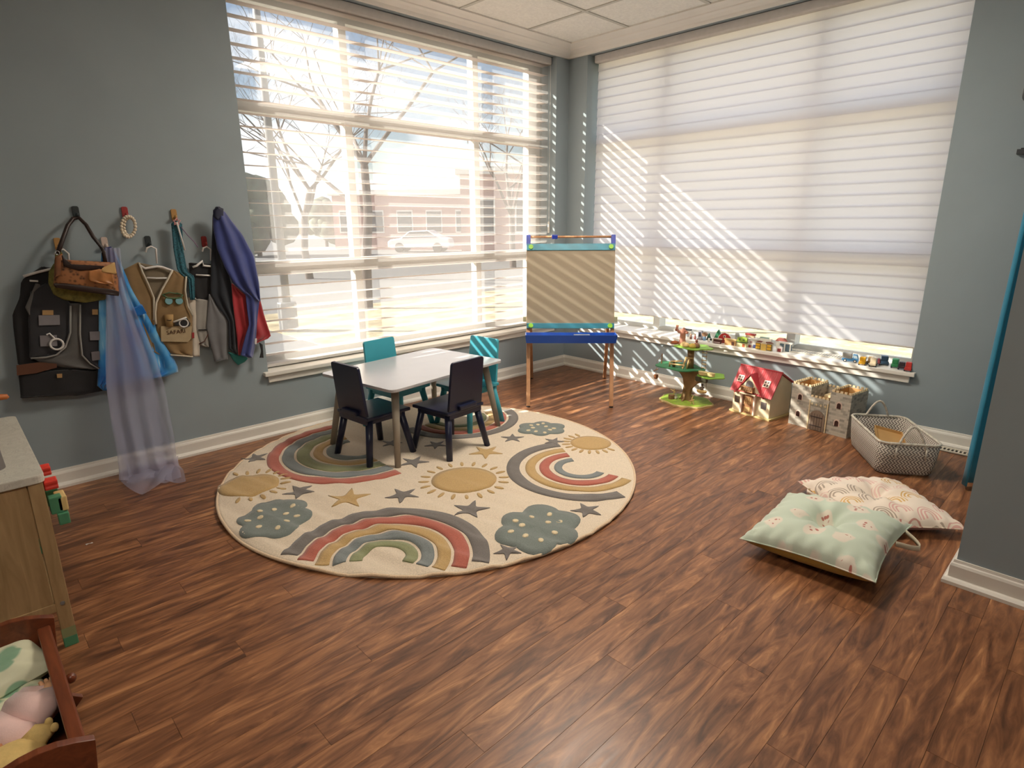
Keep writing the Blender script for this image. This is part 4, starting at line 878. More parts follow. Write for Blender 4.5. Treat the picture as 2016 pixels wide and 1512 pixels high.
# castle
def castle():
    W, D, Hh, Hm, t_ = .35, .2, .268, .212, .007
    h = thing('toy_castle', 'grey stone-print wooden castle with two towers and an arched gate', 'toy', (-.148, -2.232, 0), R(-98.2))
    t = NT('castle_print'); bk = t.new('TexBrick'); bk.inputs['Scale'].default_value = 21; bk.inputs['Mortar Size'].default_value = .012; bk.inputs['Brick Width'].default_value = .55; bk.inputs['Row Height'].default_value = .28; bk.inputs['Bias'].default_value = -.35
    bk.inputs['Color1'].default_value = lin((188, 181, 167)); bk.inputs['Color2'].default_value = lin((92, 90, 86)); bk.inputs['Mortar'].default_value = lin((170, 163, 149))
    co = t.coord(); sx = t.new('SeparateXYZ'); t.link(co, sx.inputs[0]); cb = t.new('CombineXYZ'); t.link(t.math('ADD', sx.outputs[0], sx.outputs[1]), cb.inputs[0]); t.link(sx.outputs[2], cb.inputs[1]); t.link(cb.outputs[0], bk.inputs['Vector'])
    t.link(bk.outputs[0], t.b.inputs['Base Color']); t.b.inputs['Roughness'].default_value = .6; ST = t.m
    IN = plain('castle_inside', (206, 158, 98), .6, .06); TRIM = plain('castle_trim', (214, 190, 176), .6); SHADE_SEAM = plain('castle_shade_seam', (58, 26, 18), .7); DOOR = wood('castle_door', (112, 94, 80), (150, 130, 112), .6, 2); CRE = plain('castle_edge', (226, 204, 162), .6)
    tw = .118
    def pane(name, x0, x1, y, z1, inner=True):
        p = MB().box(((x0+x1)/2, y, z1/2), (x1-x0, t_, z1)).build(name, ST, h); n = max(2, round((x1-x0)/.022))
        for i in range(n): MB().box((x0+(i+.5)*(x1-x0)/n, y, z1+.006), ((x1-x0)/n*.62, t_, .012)).build('merlon', CRE, p, bevel=.001)
    def side(name, x, y0, y1, z1):
        p = MB().box((x, (y0+y1)/2, z1/2), (t_, y1-y0, z1)).build(name, ST, h); n = 8
        for i in range(n): MB().box((x, y0+(i+.5)*(y1-y0)/n, z1+.006), (t_, (y1-y0)/n*.62, .012)).build('merlon', CRE, p, bevel=.001)
    y0, y1 = -D/2, D/2
    for a, b in ((-W/2, -W/2+tw), (W/2-tw, W/2)):
        pane('tower_front', a, b, y0+t_/2, Hh-.012); pane('tower_back', a, b, y1-t_/2, Hh-.012); side('tower_side', a+t_/2, y0+t_, y1-t_, Hh-.012); side('tower_side', b-t_/2, y0+t_, y1-t_, Hh-.012)
        MB().box(((a+b)/2, y1-t_-.002, Hh*.5), (tw-2*t_, .002, Hh-.03)).build('inner_lining', IN, h); MB().box((a+t_+.001, 0, Hh*.5), (.002, D-2*t_-.004, Hh-.03)).build('inner_lining', IN, h); MB().box((b-t_-.001, 0, Hh*.5), (.002, D-2*t_-.004, Hh-.03)).build('inner_lining', IN, h)
        MB().box(((a+b)/2, 0, .09), (tw-2*t_, D-2*t_, .005)).build('tower_floor', IN, h)
        for z0 in (.165, .06):
            xc = (a+b)/2-.004
            def arch(w, hh, y_, d_, nm, mt, par):
                q = [(xc-w, z0), (xc+w, z0)]+[(xc+w*math.cos(R(k)), z0+hh+w*math.sin(R(k))) for k in range(0, 181, 30)]
                return MB().prism(q, y_, y_-d_, XZ).build(nm, mt, par)
            w_ = arch(.0165, .024, y0, .002, 'arched_window', TRIM, h); arch(.011, .022, y0-.0018, .0012, 'shade_plate', SHADE_SEAM, w_)  # flat dark plates paint the shade inside the window holes
    pane('gate_wall', -W/2+tw, W/2-tw, y0+t_/2-.004, Hm-.012); pane('rear_wall', -W/2+tw, W/2-tw, y1-t_/2, Hm+.02); MB().box((0, .02, Hm-.04), (W-2*tw, D-.06, .005)).build('courtyard_floor', IN, h)
    MB().box((.02, .03, Hm-.012), (W-2*tw-.04, D-.1, .012)).build('inner_ledge', CRE, h)
    for i in range(4): MB().box((-.04+i*.0262, y0-.0055, Hm-.052), (.021, .002, .026)).build('cross_tile', plain('cross_tile', (150, 144, 128), .6), h); MB().box((-.04+i*.0262, y0-.0068, Hm-.052), (.004, .002, .014)).build('cross', CRE, h); MB().box((-.04+i*.0262, y0-.0068, Hm-.052), (.012, .002, .004)).build('cross', CRE, h)
    q = [(-.046, .004), (.046, .004)]+[(.046*math.cos(R(k)), .08+.046*math.sin(R(k))) for k in range(0, 181, 15)]
    d = MB().prism(q, y0-.004, y0-.009, XZ).build('gate', DOOR, h, bevel=.001)
    for i in range(5): MB().box((-.032+i*.016, y0-.0095, .055), (.0014, .001, .1)).build('plank_line', SHADE_SEAM, d)
    for z0 in (.03, .085): MB().box((-.004, y0-.0098, z0), (.07, .0016, .005)).build('iron_band', plain('iron', (70, 62, 58), .5), d)
    for x in (-.053, .053): MB().box((x, y0-.005, .09), (.006, .006, .18)).build('gate_post', CRE, h)
castle()

# basket
def basket():
    t = NT('chevron_weave'); uv = t.new('UVMap'); sx = t.new('SeparateXYZ'); t.link(uv.outputs[0], sx.inputs[0])
    rows = t.math('MULTIPLY', sx.outputs[1], 13); par = t.math('MULTIPLY', t.math('SUBTRACT', t.math('MODULO', t.math('FLOOR', rows), 2), .5), 2)
    ph = t.math('FRACT', t.math('ADD', t.math('MULTIPLY', sx.outputs[0], 88), t.math('MULTIPLY', t.math('MULTIPLY', t.math('FRACT', rows), par), .9)))
    f = t.math('SUBTRACT', 1, t.math('MULTIPLY', t.math('ABSOLUTE', t.math('SUBTRACT', ph, .5)), 2))
    t.link(t.ramp(f, [(.42, lin((214, 206, 194))), (.58, lin((118, 108, 102)))]), t.b.inputs['Base Color']); t.b.inputs['Roughness'].default_value = .85; t.bump(t.math('ABSOLUTE', t.math('SUBTRACT', ph, .5)), .8, .004); WV = t.m
    ROPE = plain('rope_rim', (206, 198, 184), .85, .2, 60, .6, 120)
    b = thing('woven_basket', 'grey and white chevron woven basket with two loop handles', 'basket', (-.45, -2.652, 0), R(33.7))
    me = bpy.data.meshes.new('shell'); bm = bmesh.new(); uvl = bm.loops.layers.uv.new('UVMap'); N = 96
    def ring(w, d, z, sag=0):
        q0 = rrect(w, d, min(w, d)*.16, 6); ln = [0.0]
        for a_, b_ in zip(q0, q0[1:]+q0[:1]): ln.append(ln[-1]+math.dist(a_, b_))
        q = []; out = []
        for i in range(N):
            s_ = ln[-1]*i/N; k_ = max(j for j in range(len(q0)) if ln[j] <= s_+1e-9); a_, b_ = q0[k_], q0[(k_+1) % len(q0)]; f_ = (s_-ln[k_])/max(1e-9, ln[k_+1]-ln[k_]); q.append((a_[0]+(b_[0]-a_[0])*f_, a_[1]+(b_[1]-a_[1])*f_))
        for i, (x, y) in enumerate(q): out.append(bm.verts.new((x, y, z-sag*(math.cos(2*math.atan2(y/d, x/w))*-.5+.5))))
        return out
    prof = [(.40, .235, 0), (.42, .25, .01), (.44, .262, .05), (.455, .27, .1), (.466, .278, .168), (.456, .268, .168), (.444, .26, .1), (.41, .24, .014)]
    rs = [ring(w, d, z) for w, d, z in prof]; n = len(rs[0])
    for k in range(len(rs)-1):
        for i in range(n):
            j = (i+1) % n; f_ = bm.faces.new((rs[k][i], rs[k][j], rs[k+1][j], rs[k+1][i])); f_.smooth = True
            for lp, (u, w) in zip(f_.loops, ((i/n, prof[k][2]/.168+(.0 if k < 4 else 0)), ((i+1)/n, prof[k][2]/.168), ((i+1)/n, prof[k+1][2]/.168), (i/n, prof[k+1][2]/.168))): lp[uvl].uv = (u, w)
    bm.faces.new(list(reversed(rs[0]))); bm.faces.new(rs[-1]); bm.to_mesh(me); bm.free(); me.materials.append(WV)
    o = bpy.data.objects.new('shell', me); COL.objects.link(o); o.parent = b
    MB().tube([(x, y, .169) for x, y in rrect(.461, .273, .043, 8)], .0065, 6, True).build('rim', ROPE, b, True)
    for sx_ in (-1, 1):
        P = [(sx_*(.233-.012*math.sin(PI*i/12)), -.065+.13*i/12, .14+.115*math.sin(PI*i/12)) for i in range(13)]; MB().tube(P, .0055, 7).build('handle', ROPE, b, True)
        for y in (-.065, .065): MB().tube([(sx_*.236, y, .15), (sx_*.236, y, .095)], .0045, 6).build('handle_knot', ROPE, b, True)
    # contents
    r = Matrix.Rotation(R(33.7), 3, 'Z'); B = Vector((-.45, -2.652, 0))
    k = thing('cardboard_panel', 'flat tan box lid lying inside the woven basket', 'box', B+r @ Vector((.03, .0, .1)), R(20)); CARD = plain('cardboard', (192, 150, 92), .7, .05)
    q = Euler((R(10), R(-4), 0)).to_matrix(); MB().box((0, 0, .008), (.2, .13, .004), m=q).build('lid', CARD, k)
    for a, b2 in (((-.1, -.065), (.1, -.065)), ((-.1, .065), (.1, .065)), ((-.1, -.065), (-.1, .065)), ((.1, -.065), (.1, .065))): MB().bar(q @ Vector((*a, .016)), q @ Vector((*b2, .016)), .004, .016).build('lip', CARD, k)
    for i, (x, y, z_, c, lab) in enumerate(((-.085, -.05, .07, (70, 50, 40), 'dark brown wooden block among the basket toys'), (-.16, .04, .07, (120, 40, 34), 'red wooden ball at the basket end'), (-.1, .07, .06, (54, 48, 46), 'black wooden block in the basket'), (-.13, -.07, .06, (150, 110, 70), 'tan wooden block in the basket'))):
        s_ = thing('toy_block', lab, 'toy block', B+r @ Vector((x, y, 0.015)), R(30*i), 'toys in the basket'); mt = plain('block_'+str(c[0]), c, .6)
        if i == 1: MB().ball((0, 0, .085), .03, 14, 10).build('ball', mt, s_, True); MB().lathe([(.02, 0), (.03, .03), (.02, .06)], (0, 0, 0), 12).build('stand', mt, s_)
        else: MB().box((0, 0, .045), (.06, .04, .09), rz=i).build('block', mt, s_, bevel=.004); MB().box((0, 0, .094), (.05, .012, .008), rz=i).build('groove', CARD, s_)
basket()

# floor register
fr = thing('floor_register', 'white slotted floor vent by the baseboard next to the basket', 'vent', (-.075, -2.87, 0)); VW = plain('vent_white', (216, 208, 192), .4); VD = plain('vent_dark', (40, 38, 36), .8)
MB().box((0, 0, .0015), (.07, .3, .003)).build('base', VD, fr)
for s_ in (-1, 1): MB().box((s_*.028, 0, .005), (.014, .3, .006)).build('frame_bar', VW, fr); MB().box((0, s_*.143, .005), (.056, .014, .006)).build('frame_bar', VW, fr)
for i in range(15): MB().box((0, -.126+i*.018, .0045), (.044, .007, .005)).build('slat', VW, fr)
# register set into the deep sill
sr = thing('sill_register', 'white slotted vent set in the sill between toy town and trucks', 'vent', (.11, -2.04, SILL))
MB().box((0, 0, .001), (.09, .34, .002)).build('base', VD, sr)
for s_ in (-1, 1): MB().box((s_*.04, 0, .0035), (.012, .34, .005)).build('frame_bar', VW, sr)
for i in range(22): MB().box((0, -.16+i*.0152, .0032), (.07, .009, .004)).build('slat', VW, sr)
# curtain behind the wall return
CT = fabric('curtain_teal', (30, 120, 150)); ct = thing('curtain', 'teal curtain hanging beyond the right foreground wall', 'curtain', (-.335, -3.05, .03))
MB().grid(lambda u, v: (-.285+.57*u, .02-.012*v+.022*math.sin(u*2*PI*4.5+.4*v)+.018*(1-v), -.01+2.04*v), 60, 12).build('cloth', CT, ct, True, solid=.004)
MB().tube([(-.3, .0, 2.03), (.33, 0, 2.03)], .01, 10).build('rod', HANG, ct, True)
for x in (-.26, .26): MB().tube([(x, 0, 2.03), (x, -.076, 2.03)], .006, 8).build('rod_bracket', HANG, ct)
# dark fixtures on the right wall at the frame edge
df = thing('wall_speaker', 'dark rounded wall fixture at the upper right edge of the picture', 'wall fixture', (0, -2.93, 1.74)); DKG = plain('fixture_dark', (58, 60, 62), .5)
MB().prism(rrect(.16, .2, .03), 0, .05, lambda v: (-v.z-.001, v.x, v.y+.1)).build('case', DKG, df, bevel=.006); MB().prism(rrect(.12, .16, .02), .05, .054, lambda v: (-v.z-.001, v.x, v.y+.1)).build('grille', VD, df)
ws = thing('wall_shelf_bracket', 'small dark pointed bracket on the right wall below the fixture', 'wall fixture', (0, -2.93, 1.512))
MB().prism([(-.066, 0), (.06, 0), (.06, .024), (-.02, .02), (-.05, .01)], .002, .04, lambda v: (-v.z, -v.x*-1, v.y)).build('ledge', DKG, ws, bevel=.002); MB().box((-.003, 0, .016), (.004, .1, .03)).build('plate', VD, ws)

# ================================================================== TOY TOWN ON THE SILL
def sill_toy(name, label, cat, x, y, rz=0, grp='toy town on the sill'): return thing(name, label, cat, (x, y, SILL), R(-90+rz), grp)
def pm(c): return plain('paint_%d_%d_%d' % c, c, .5, .08, 40)
def cut(p, nm, mt, poly, y0=-.009, y1=.009): return MB().prism(poly, y0, y1, XZ).build(nm, mt, p, bevel=.0008)
def rect(x0, x1, z0, z1): return [(x0, z0), (x1, z0), (x1, z1), (x0, z1)]
WH = pm((226, 222, 212))
k = sill_toy('toy_building', 'small white toy shop with dark awning behind the log figure', 'toy building', .07, -1.145); cut(k, 'wall', WH, rect(-.035, .035, 0, .05)); cut(k, 'awning', pm((50, 48, 50)), rect(-.03, .03, .05, .062), -.012, .01); cut(k, 'shop_front', pm((160, 164, 170)), rect(-.024, .024, .006, .034), -.0105, -.0085)
for x, y, c, lab, h_ in ((.02, -1.205, (130, 92, 76), 'little brown wooden person left of the pines', .045), (.03, -1.232, (150, 84, 78), 'little rose wooden person left of the pines', .04)):
    k = sill_toy('toy_person', lab, 'toy figure', x, y); MB().lathe([(.008, 0), (.0085, .014), (.005, .026)], (0, 0, 0), 10).build('body', pm(c), k, True); MB().ball((0, 0, .033), .0065, 8, 6).build('head', pm((200, 160, 130)), k, True)
k = sill_toy('toy_signal', 'grey and black toy signal tower among the town pieces', 'toy building', .05, -1.263); cut(k, 'tower', pm((150, 148, 156)), rect(-.014, .014, 0, .066)); cut(k, 'panel', pm((44, 42, 52)), rect(-.009, .009, .022, .056), -.0105, -.0085); cut(k, 'foot', pm((70, 66, 74)), rect(-.02, .02, 0, .006), -.012, .012)
k = sill_toy('toy_tree', 'brown-topped toy tree on the sill', 'toy tree', .04, -1.302); cut(k, 'trunk', pm((96, 128, 156)), rect(-.007, .007, 0, .03)); cut(k, 'crown', pm((146, 112, 84)), [(.02*math.cos(R(a))*(1+.1*math.sin(R(a*5))), .044+.016*math.sin(R(a))) for a in range(0, 360, 24)])
def pine(label, x, y, h_, c, w):
    k = sill_toy('toy_pine', label, 'toy tree', x, y, 0, 'toy pines on the sill'); cut(k, 'crown', pm(c), [(-w, h_*.16), (w, h_*.16), (w*.62, h_*.45), (w*.72, h_*.46), (w*.32, h_*.75), (w*.38, h_*.76), (0, h_), (-w*.38, h_*.76), (-w*.32, h_*.75), (-w*.72, h_*.46), (-w*.62, h_*.45)]); cut(k, 'trunk', TWIG, rect(-.004, .004, 0, h_*.16))
pine('slim dark green toy pine left of the round pines', .02, -1.345, .06, (36, 84, 62), .018); pine('broad green toy pine behind the cow', .1, -1.375, .08, (40, 106, 70), .03); pine('short green toy pine next to the barn', .11, -1.42, .058, (46, 112, 76), .02)
k = sill_toy('toy_cow', 'black and white toy cow in front of the pines', 'toy animal', -.005, -1.375); cut(k, 'body', WH, rect(-.02, .02, .012, .03), -.006, .006); cut(k, 'head', pm((36, 34, 34)), rect(-.03, -.018, .02, .034), -.005, .005); cut(k, 'patch', pm((36, 34, 34)), rect(-.004, .01, .016, .03), -.0068, .0068)
for x in (-.016, .014): cut(k, 'leg', WH, rect(x-.003, x+.003, 0, .012), -.005, .005)
k = sill_toy('toy_barn', 'red toy barn with white loft window', 'toy building', .05, -1.452); br_ = [(-.048, .026), (.048, .026), (.042, .046), (.024, .064), (0, .072), (-.024, .064), (-.042, .046)]; cut(k, 'loft', pm((168, 46, 44)), br_); cut(k, 'roof_edge', WH, [(x*1.1, z*1.03) for x, z in br_], -.006, .011); cut(k, 'base', pm((140, 60, 52)), rect(-.044, .044, 0, .026)); cut(k, 'loft_window', WH, rect(-.008, .008, .04, .056), -.0115, -.0085); cut(k, 'loft_pane', pm((60, 20, 20)), rect(-.005, .005, .043, .053), -.0125, -.011)
k = sill_toy('toy_silo', 'pale grey toy silo behind the red barn', 'toy building', .11, -1.51); MB().lathe([(.015, 0), (.015, .062), (.011, .072), (.003, .077)], (0, 0, 0), 12).build('drum', pm((176, 176, 170)), k, True); MB().lathe([(.0158, .05), (.0158, .054)], (0, 0, 0), 12).build('band', pm((120, 120, 116)), k)
k = sill_toy('toy_corral', 'dark toy stable with rails in front of the barn', 'toy building', .0, -1.425); cut(k, 'shed', pm((84, 48, 44)), rect(-.028, .024, 0, .03)); cut(k, 'roof', pm((190, 170, 150)), [(-.034, .03), (.03, .03), (.024, .036), (-.028, .036)], -.012, .012); cut(k, 'rail', pm((170, 150, 150)), rect(-.026, .022, .006, .012), -.0115, -.0085)
k = sill_toy('toy_building', 'tan wooden toy stall with low roof beside the barn', 'toy building', .01, -1.515); cut(k, 'wall', pm((190, 148, 98)), rect(-.04, .04, 0, .036)); cut(k, 'roof', pm((206, 176, 120)), [(-.046, .036), (.046, .036), (.04, .044), (-.04, .044)], -.012, .012); cut(k, 'doorway', pm((90, 56, 40)), rect(.01, .03, 0, .026), -.0105, -.0085)
k = sill_toy('toy_building', 'tall brown-roofed toy house behind the lime shop', 'toy building', .1, -1.61); cut(k, 'wall', pm((196, 172, 140)), rect(-.03, .03, 0, .07)); cut(k, 'roof', pm((160, 62, 54)), rect(-.034, .034, .07, .082), -.012, .012); cut(k, 'window', pm((90, 80, 76)), rect(-.008, .008, .044, .06), -.0105, -.0085)
k = sill_toy('toy_building', 'lime green two-storey toy shop in the town row', 'toy building', .01, -1.598); cut(k, 'upper_wall', pm((152, 176, 72)), [(-.034, .034), (.034, .034), (.034, .062), (0, .072), (-.034, .062)]); cut(k, 'canopy', pm((62, 82, 40)), rect(-.042, .04, .03, .035), -.016, .009); cut(k, 'lower_wall', pm((206, 200, 150)), rect(-.034, .034, 0, .03)); cut(k, 'doorway', pm((160, 82, 48)), rect(.004, .022, 0, .022), -.0105, -.0085)
for x in (-.016, .012): cut(k, 'window', pm((90, 120, 60)), rect(x-.006, x+.006, .042, .056), -.0105, -.0085)
k = sill_toy('toy_building', 'grey toy town house with blue door', 'toy building', .03, -1.665); cut(k, 'wall', pm((186, 182, 176)), rect(-.032, .03, 0, .058)); cut(k, 'cornice', WH, rect(-.036, .034, .058, .064), -.012, .01); cut(k, 'doorway', pm((52, 60, 110)), rect(.004, .024, 0, .024), -.0105, -.0085); cut(k, 'window', pm((120, 90, 84)), rect(-.02, -.004, .03, .046), -.0105, -.0085); cut(k, 'side_door', pm((150, 60, 54)), rect(-.026, -.01, 0, .018), -.0105, -.0085)
k = sill_toy('toy_building', 'low pale toy roof block behind the yellow house', 'toy building', .12, -1.70); cut(k, 'wall', pm((222, 218, 204)), rect(-.05, .05, 0, .056)); cut(k, 'roof_sign', pm((150, 170, 160)), rect(-.03, .03, .056, .066), -.006, .006)
k = sill_toy('toy_building', 'yellow toy house with black framed windows and brown gables', 'toy building', .0, -1.752); cut(k, 'wall', pm((208, 196, 168)), rect(-.052, .056, 0, .05)); cut(k, 'gable', pm((120, 74, 60)), [(-.056, .05), (.06, .05), (.04, .062), (.002, .056), (-.036, .062)]); cut(k, 'porch_gable', pm((216, 206, 186)), [(-.022, .044), (.024, .044), (.001, .066)], -.013, -.004)
for x in (-.036, .038):
    w = cut(k, 'window_frame', pm((64, 54, 30)), rect(x-.017, x+.017, .004, .046), -.012, -.008)
    for a, b in ((.008, .024), (.027, .043)): cut(w, 'pane', pm((222, 172, 52)), rect(x-.014, x+.014, a, b), -.0135, -.0115)
cut(k, 'porch_wall', pm((220, 186, 96)), rect(-.016, .018, 0, .044), -.0115, -.0085)
k = sill_toy('toy_building', 'small white toy shed with red plaid door', 'toy building', .02, -1.848); cut(k, 'wall', pm((204, 194, 188)), [(-.018, 0), (.018, 0), (.018, .03), (0, .042), (-.018, .03)]); cut(k, 'doorway', pm((128, 44, 42)), rect(-.011, .011, .002, .024), -.0105, -.0085)
k = sill_toy('toy_building', 'blue-grey toy depot with white columns at the town end', 'toy building', .07, -1.872); cut(k, 'wall', pm((92, 110, 122)), rect(-.05, .03, 0, .05)); cut(k, 'roof', WH, rect(-.056, .036, .05, .06), -.013, .011)
for x in (-.046, -.01, .026): cut(k, 'column', WH, rect(x-.004, x+.004, 0, .05), -.0125, -.0085)
k = sill_toy('toy_building', 'rose-roofed toy cottage peeking over the blue-grey depot', 'toy building', .13, -1.81); cut(k, 'wall', WH, rect(-.03, .03, 0, .05)); cut(k, 'roof', pm((176, 104, 92)), [(-.038, .05), (.038, .05), (.02, .072), (-.02, .072)], -.012, .012)
# vehicles
def vehicle(label, x, y, rz, body, L=.07, hh=.028, cab=None, load=None, w=.034):
    k = thing('toy_car', label, 'toy car', (x, y, SILL), R(rz), 'toy vehicles on the sill'); m = pm(body); r_ = .0095
    pr_ = [(-L/2, .008), (L/2, .008), (L/2, .02), (L*.42, .024), (-L/2, .024)]
    MB().prism(pr_, -w/2, w/2, XZ).build('chassis', m, k, bevel=.003)
    c0, c1 = cab or (-.3, .25); MB().prism([(L*c0, .022), (L*c1, .022), (L*c1*.8, .022+hh), (L*c0*.95, .022+hh)], -w/2+.002, w/2-.002, XZ).build('cab', m, k, bevel=.003)
    MB().prism([(L*c0+.006, .027), (L*c1-.005, .027), (L*c1*.74, .018+hh), (L*c0*.85, .018+hh)], -w/2+.001, w/2-.001, XZ).build('side_window', pm((170, 190, 200)), k)
    if load: MB().box((-L*.2, 0, .02+load[1]/2), (L*.58, w, load[1])).build('load', pm(load[0]), k, bevel=.005)
    for sx in (-.3, .3):
        for sy in (-1, 1):
            q = MB().tube([(L*sx, sy*(w/2-.005), r_), (L*sx, sy*(w/2+.002), r_)], r_, 12).build('wheel', pm((40, 44, 60)), k); MB().tube([(L*sx, sy*(w/2+.001), r_), (L*sx, sy*(w/2+.003), r_)], r_*.5, 8).build('hubcap', WH, q)
vehicle('blue toy dump truck with grey load leading the vehicle row', .03, -2.268, -78, (62, 124, 170), .088, .026, (.14, .5), ((142, 140, 136), .036)); vehicle('yellow toy car second in the vehicle row', .0, -2.345, 8, (220, 166, 32), .06, .026)
vehicle('tan wooden toy car between the yellow and cream ones', .06, -2.372, 12, (160, 132, 90), .06, .022); vehicle('cream toy van in the vehicle row', .0, -2.402, 6, (206, 190, 160), .062, .03); vehicle('dark navy toy car facing the room', .095, -2.432, 200, (44, 70, 92), .075, .03, w=.04)
vehicle('green toy tractor truck near the red car', .06, -2.498, 190, (44, 130, 76), .066, .026, (-.1, .3), ((66, 150, 100), .03)); vehicle('maroon toy car tucked behind the cream van', .07, -2.402, 10, (110, 48, 52), .05, .016); vehicle('black toy car left of the red one', .03, -2.54, 10, (56, 46, 52), .05, .022); vehicle('red toy car at the end of the sill', .01, -2.578, 4, (200, 62, 54), .06, .03)

# ================================================================== FLOOR CUSHIONS
def cushion_print(name, kind):
    t = NT(name); co = t.coord(); mp = t.new('Mapping'); t.link(co, mp.inputs[0])
    if kind == 'cloud':
        mp.inputs['Scale'].default_value = (1, 1, 0); vo = t.new('TexVoronoi', voronoi_dimensions='2D'); vo.inputs['Scale'].default_value = 9.5; vo.inputs['Randomness'].default_value = .65
        ns = t.noise(mp.outputs[0], 14, 2); ad = t.mix(.06, mp.outputs[0], ns.outputs['Color']); t.link(ad, vo.inputs['Vector'])
        f = t.ramp(vo.outputs['Distance'], [(.26, (1, 1, 1, 1)), (.32, (0, 0, 0, 1))])
        v2 = t.new('TexVoronoi', voronoi_dimensions='2D'); v2.inputs['Scale'].default_value = 46; t.link(mp.outputs[0], v2.inputs['Vector'])
        g = t.math('MULTIPLY', t.ramp(v2.outputs['Distance'], [(.2, (1, 1, 1, 1)), (.26, (0, 0, 0, 1))]), t.ramp(vo.outputs['Distance'], [(.16, (1, 1, 1, 1)), (.18, (0, 0, 0, 1))]))
        c = t.mix(f, lin((196, 208, 190)), lin((222, 212, 196))); c = t.mix(g, c, lin((180, 112, 100)))
    else:
        vo = t.new('TexVoronoi', voronoi_dimensions='2D'); vo.inputs['Scale'].default_value = 11; vo.inputs['Randomness'].default_value = .5; t.link(mp.outputs[0], vo.inputs['Vector'])
        sb = t.new('VectorMath', operation='SUBTRACT'); sc_ = t.new('VectorMath', operation='SCALE'); sc_.inputs['Scale'].default_value = 11; t.link(mp.outputs[0], sc_.inputs[0]); ps = t.new('VectorMath', operation='SCALE'); ps.inputs['Scale'].default_value = 11; t.link(vo.outputs['Position'], ps.inputs[0])
        t.link(sc_.outputs[0], sb.inputs[0]); t.link(ps.outputs[0], sb.inputs[1]); sx = t.new('SeparateXYZ'); t.link(sb.outputs[0], sx.inputs[0])
        r = t.math('SQRT', t.math('ADD', t.math('POWER', sx.outputs[0], 2), t.math('POWER', t.math('MAXIMUM', t.math('MULTIPLY', sx.outputs[1], -1), 0), 2)))
        rr = t.math('ABSOLUTE', sx.outputs[0])
        up_ = t.math('SQRT', t.math('ADD', t.math('POWER', sx.outputs[0], 2), t.math('POWER', sx.outputs[1], 2)))
        sel = t.math('GREATER_THAN', sx.outputs[1], 0.0); d = t.math('ADD', t.math('MULTIPLY', sel, up_), t.math('MULTIPLY', t.math('SUBTRACT', 1, sel), rr))
        ring = t.math('GREATER_THAN', t.math('SINE', t.math('MULTIPLY', d, 46)), -.1); ins = t.math('MULTIPLY', t.math('LESS_THAN', d, .46), t.math('GREATER_THAN', sx.outputs[1], -.18)); ins = t.math('MULTIPLY', ins, t.math('GREATER_THAN', d, .1))
        f = t.math('MULTIPLY', ring, ins); sp = t.new('SeparateColor'); t.link(vo.outputs['Color'], sp.inputs[0])
        pal = t.ramp(sp.outputs[0], [(0, lin((222, 176, 166))), (.3, lin((176, 160, 144))), (.5, lin((212, 172, 104))), (.65, lin((206, 154, 142))), (.85, lin((228, 196, 184)))], 'CONSTANT')
        c = t.mix(f, lin((236, 222, 206)), pal)
    t.link(c, t.b.inputs['Base Color']); t.b.inputs['Roughness'].default_value = .85; t.b.inputs['Sheen Weight'].default_value = .15; t.bump(t.noise(co, 320, 2).outputs[0], .2, .001); return t.m
def cushion(name, label, loc_, rot, S, hT, hB, mt_top, mt_bot, dimple, seed, handle=None):
    c = thing(name, label, 'cushion', loc_); c.rotation_euler = rot; rn = random.Random(seed); ph = [rn.uniform(0, 6) for _ in range(6)]
    def out(u, v):          # square with drawn-in sides and pointed corners
        x, y = 2*u-1, 2*v-1; k = 1-.09*(1-y*y)*abs(x)**2; k2 = 1-.09*(1-x*x)*abs(y)**2; return x*k*S/2, y*k2*S/2, x, y
    def surf(sg, h):
        def fn(u, v):
            X, Y, x, y = out(u, v); e = (max(0, 1-abs(x)**2.4)*max(0, 1-abs(y)**2.4))**.46
            z = h*e
            if sg > 0:
                r2 = math.hypot(x, y); z -= dimple*math.exp(-(r2/.2)**2)*.9+dimple*.35*math.exp(-(r2/.5)**2); a = math.atan2(y, x)
                z += .007*e*math.exp(-((r2-.35)/.3)**2)*math.sin(7*a+ph[0]) + .004*e*math.sin(9*x+ph[1])*math.sin(7*y+ph[2])
                ed = max(abs(x), abs(y)); z += .005*math.exp(-((ed-.88)/.12)**2)*math.sin(24*(x if abs(y) > abs(x) else y)+ph[3])
            return (X, Y, sg*z)
        return fn
    MB().grid(surf(1, hT), 54, 54).build('top_cover', mt_top, c, True); MB().grid(surf(-1, hB), 30, 30).build('bottom_cover', mt_bot, c, True)
    per = [out(i/20, 0)[:2] for i in range(20)]+[out(1, i/20)[:2] for i in range(20)]+[out(1-i/20, 1)[:2] for i in range(20)]+[out(0, 1-i/20)[:2] for i in range(20)]
    MB().tube([(x, y, 0) for x, y in per], .0028, 5, True).build('seam', mt_top, c, True)
    if handle:
        def strap(u, v):
            a = PI*u; p = Vector(handle[0])*(1-u)+Vector(handle[1])*u; o_ = Vector(handle[2])*math.sin(a); return p+o_+Vector((0, 0, (v-.5)*.02+handle[3]*math.sin(a)))
        MB().grid(strap, 16, 1).build('carry_strap', handle[4], c, True, solid=.002)
    return c
MINTP, PINKP = cushion_print('mint_print', 'cloud'), cushion_print('rainbow_print', 'rain')
MUST = fabric('mustard_cotton', (178, 142, 34)); MAUV = fabric('mauve_cotton', (150, 110, 112)); CRS = fabric('cream_strap', (206, 196, 172))
cushion('floor_cushion', 'mint green floor cushion with pale cloud faces and mustard underside', (-1.652, -2.748, .084), (R(-3), R(-4), R(1)), .45, .082, .078, MINTP, MUST, .07, 3, ((.06, -.213, -.002), (.165, -.218, -.002), (0, -.06, 0), -.02, CRS))
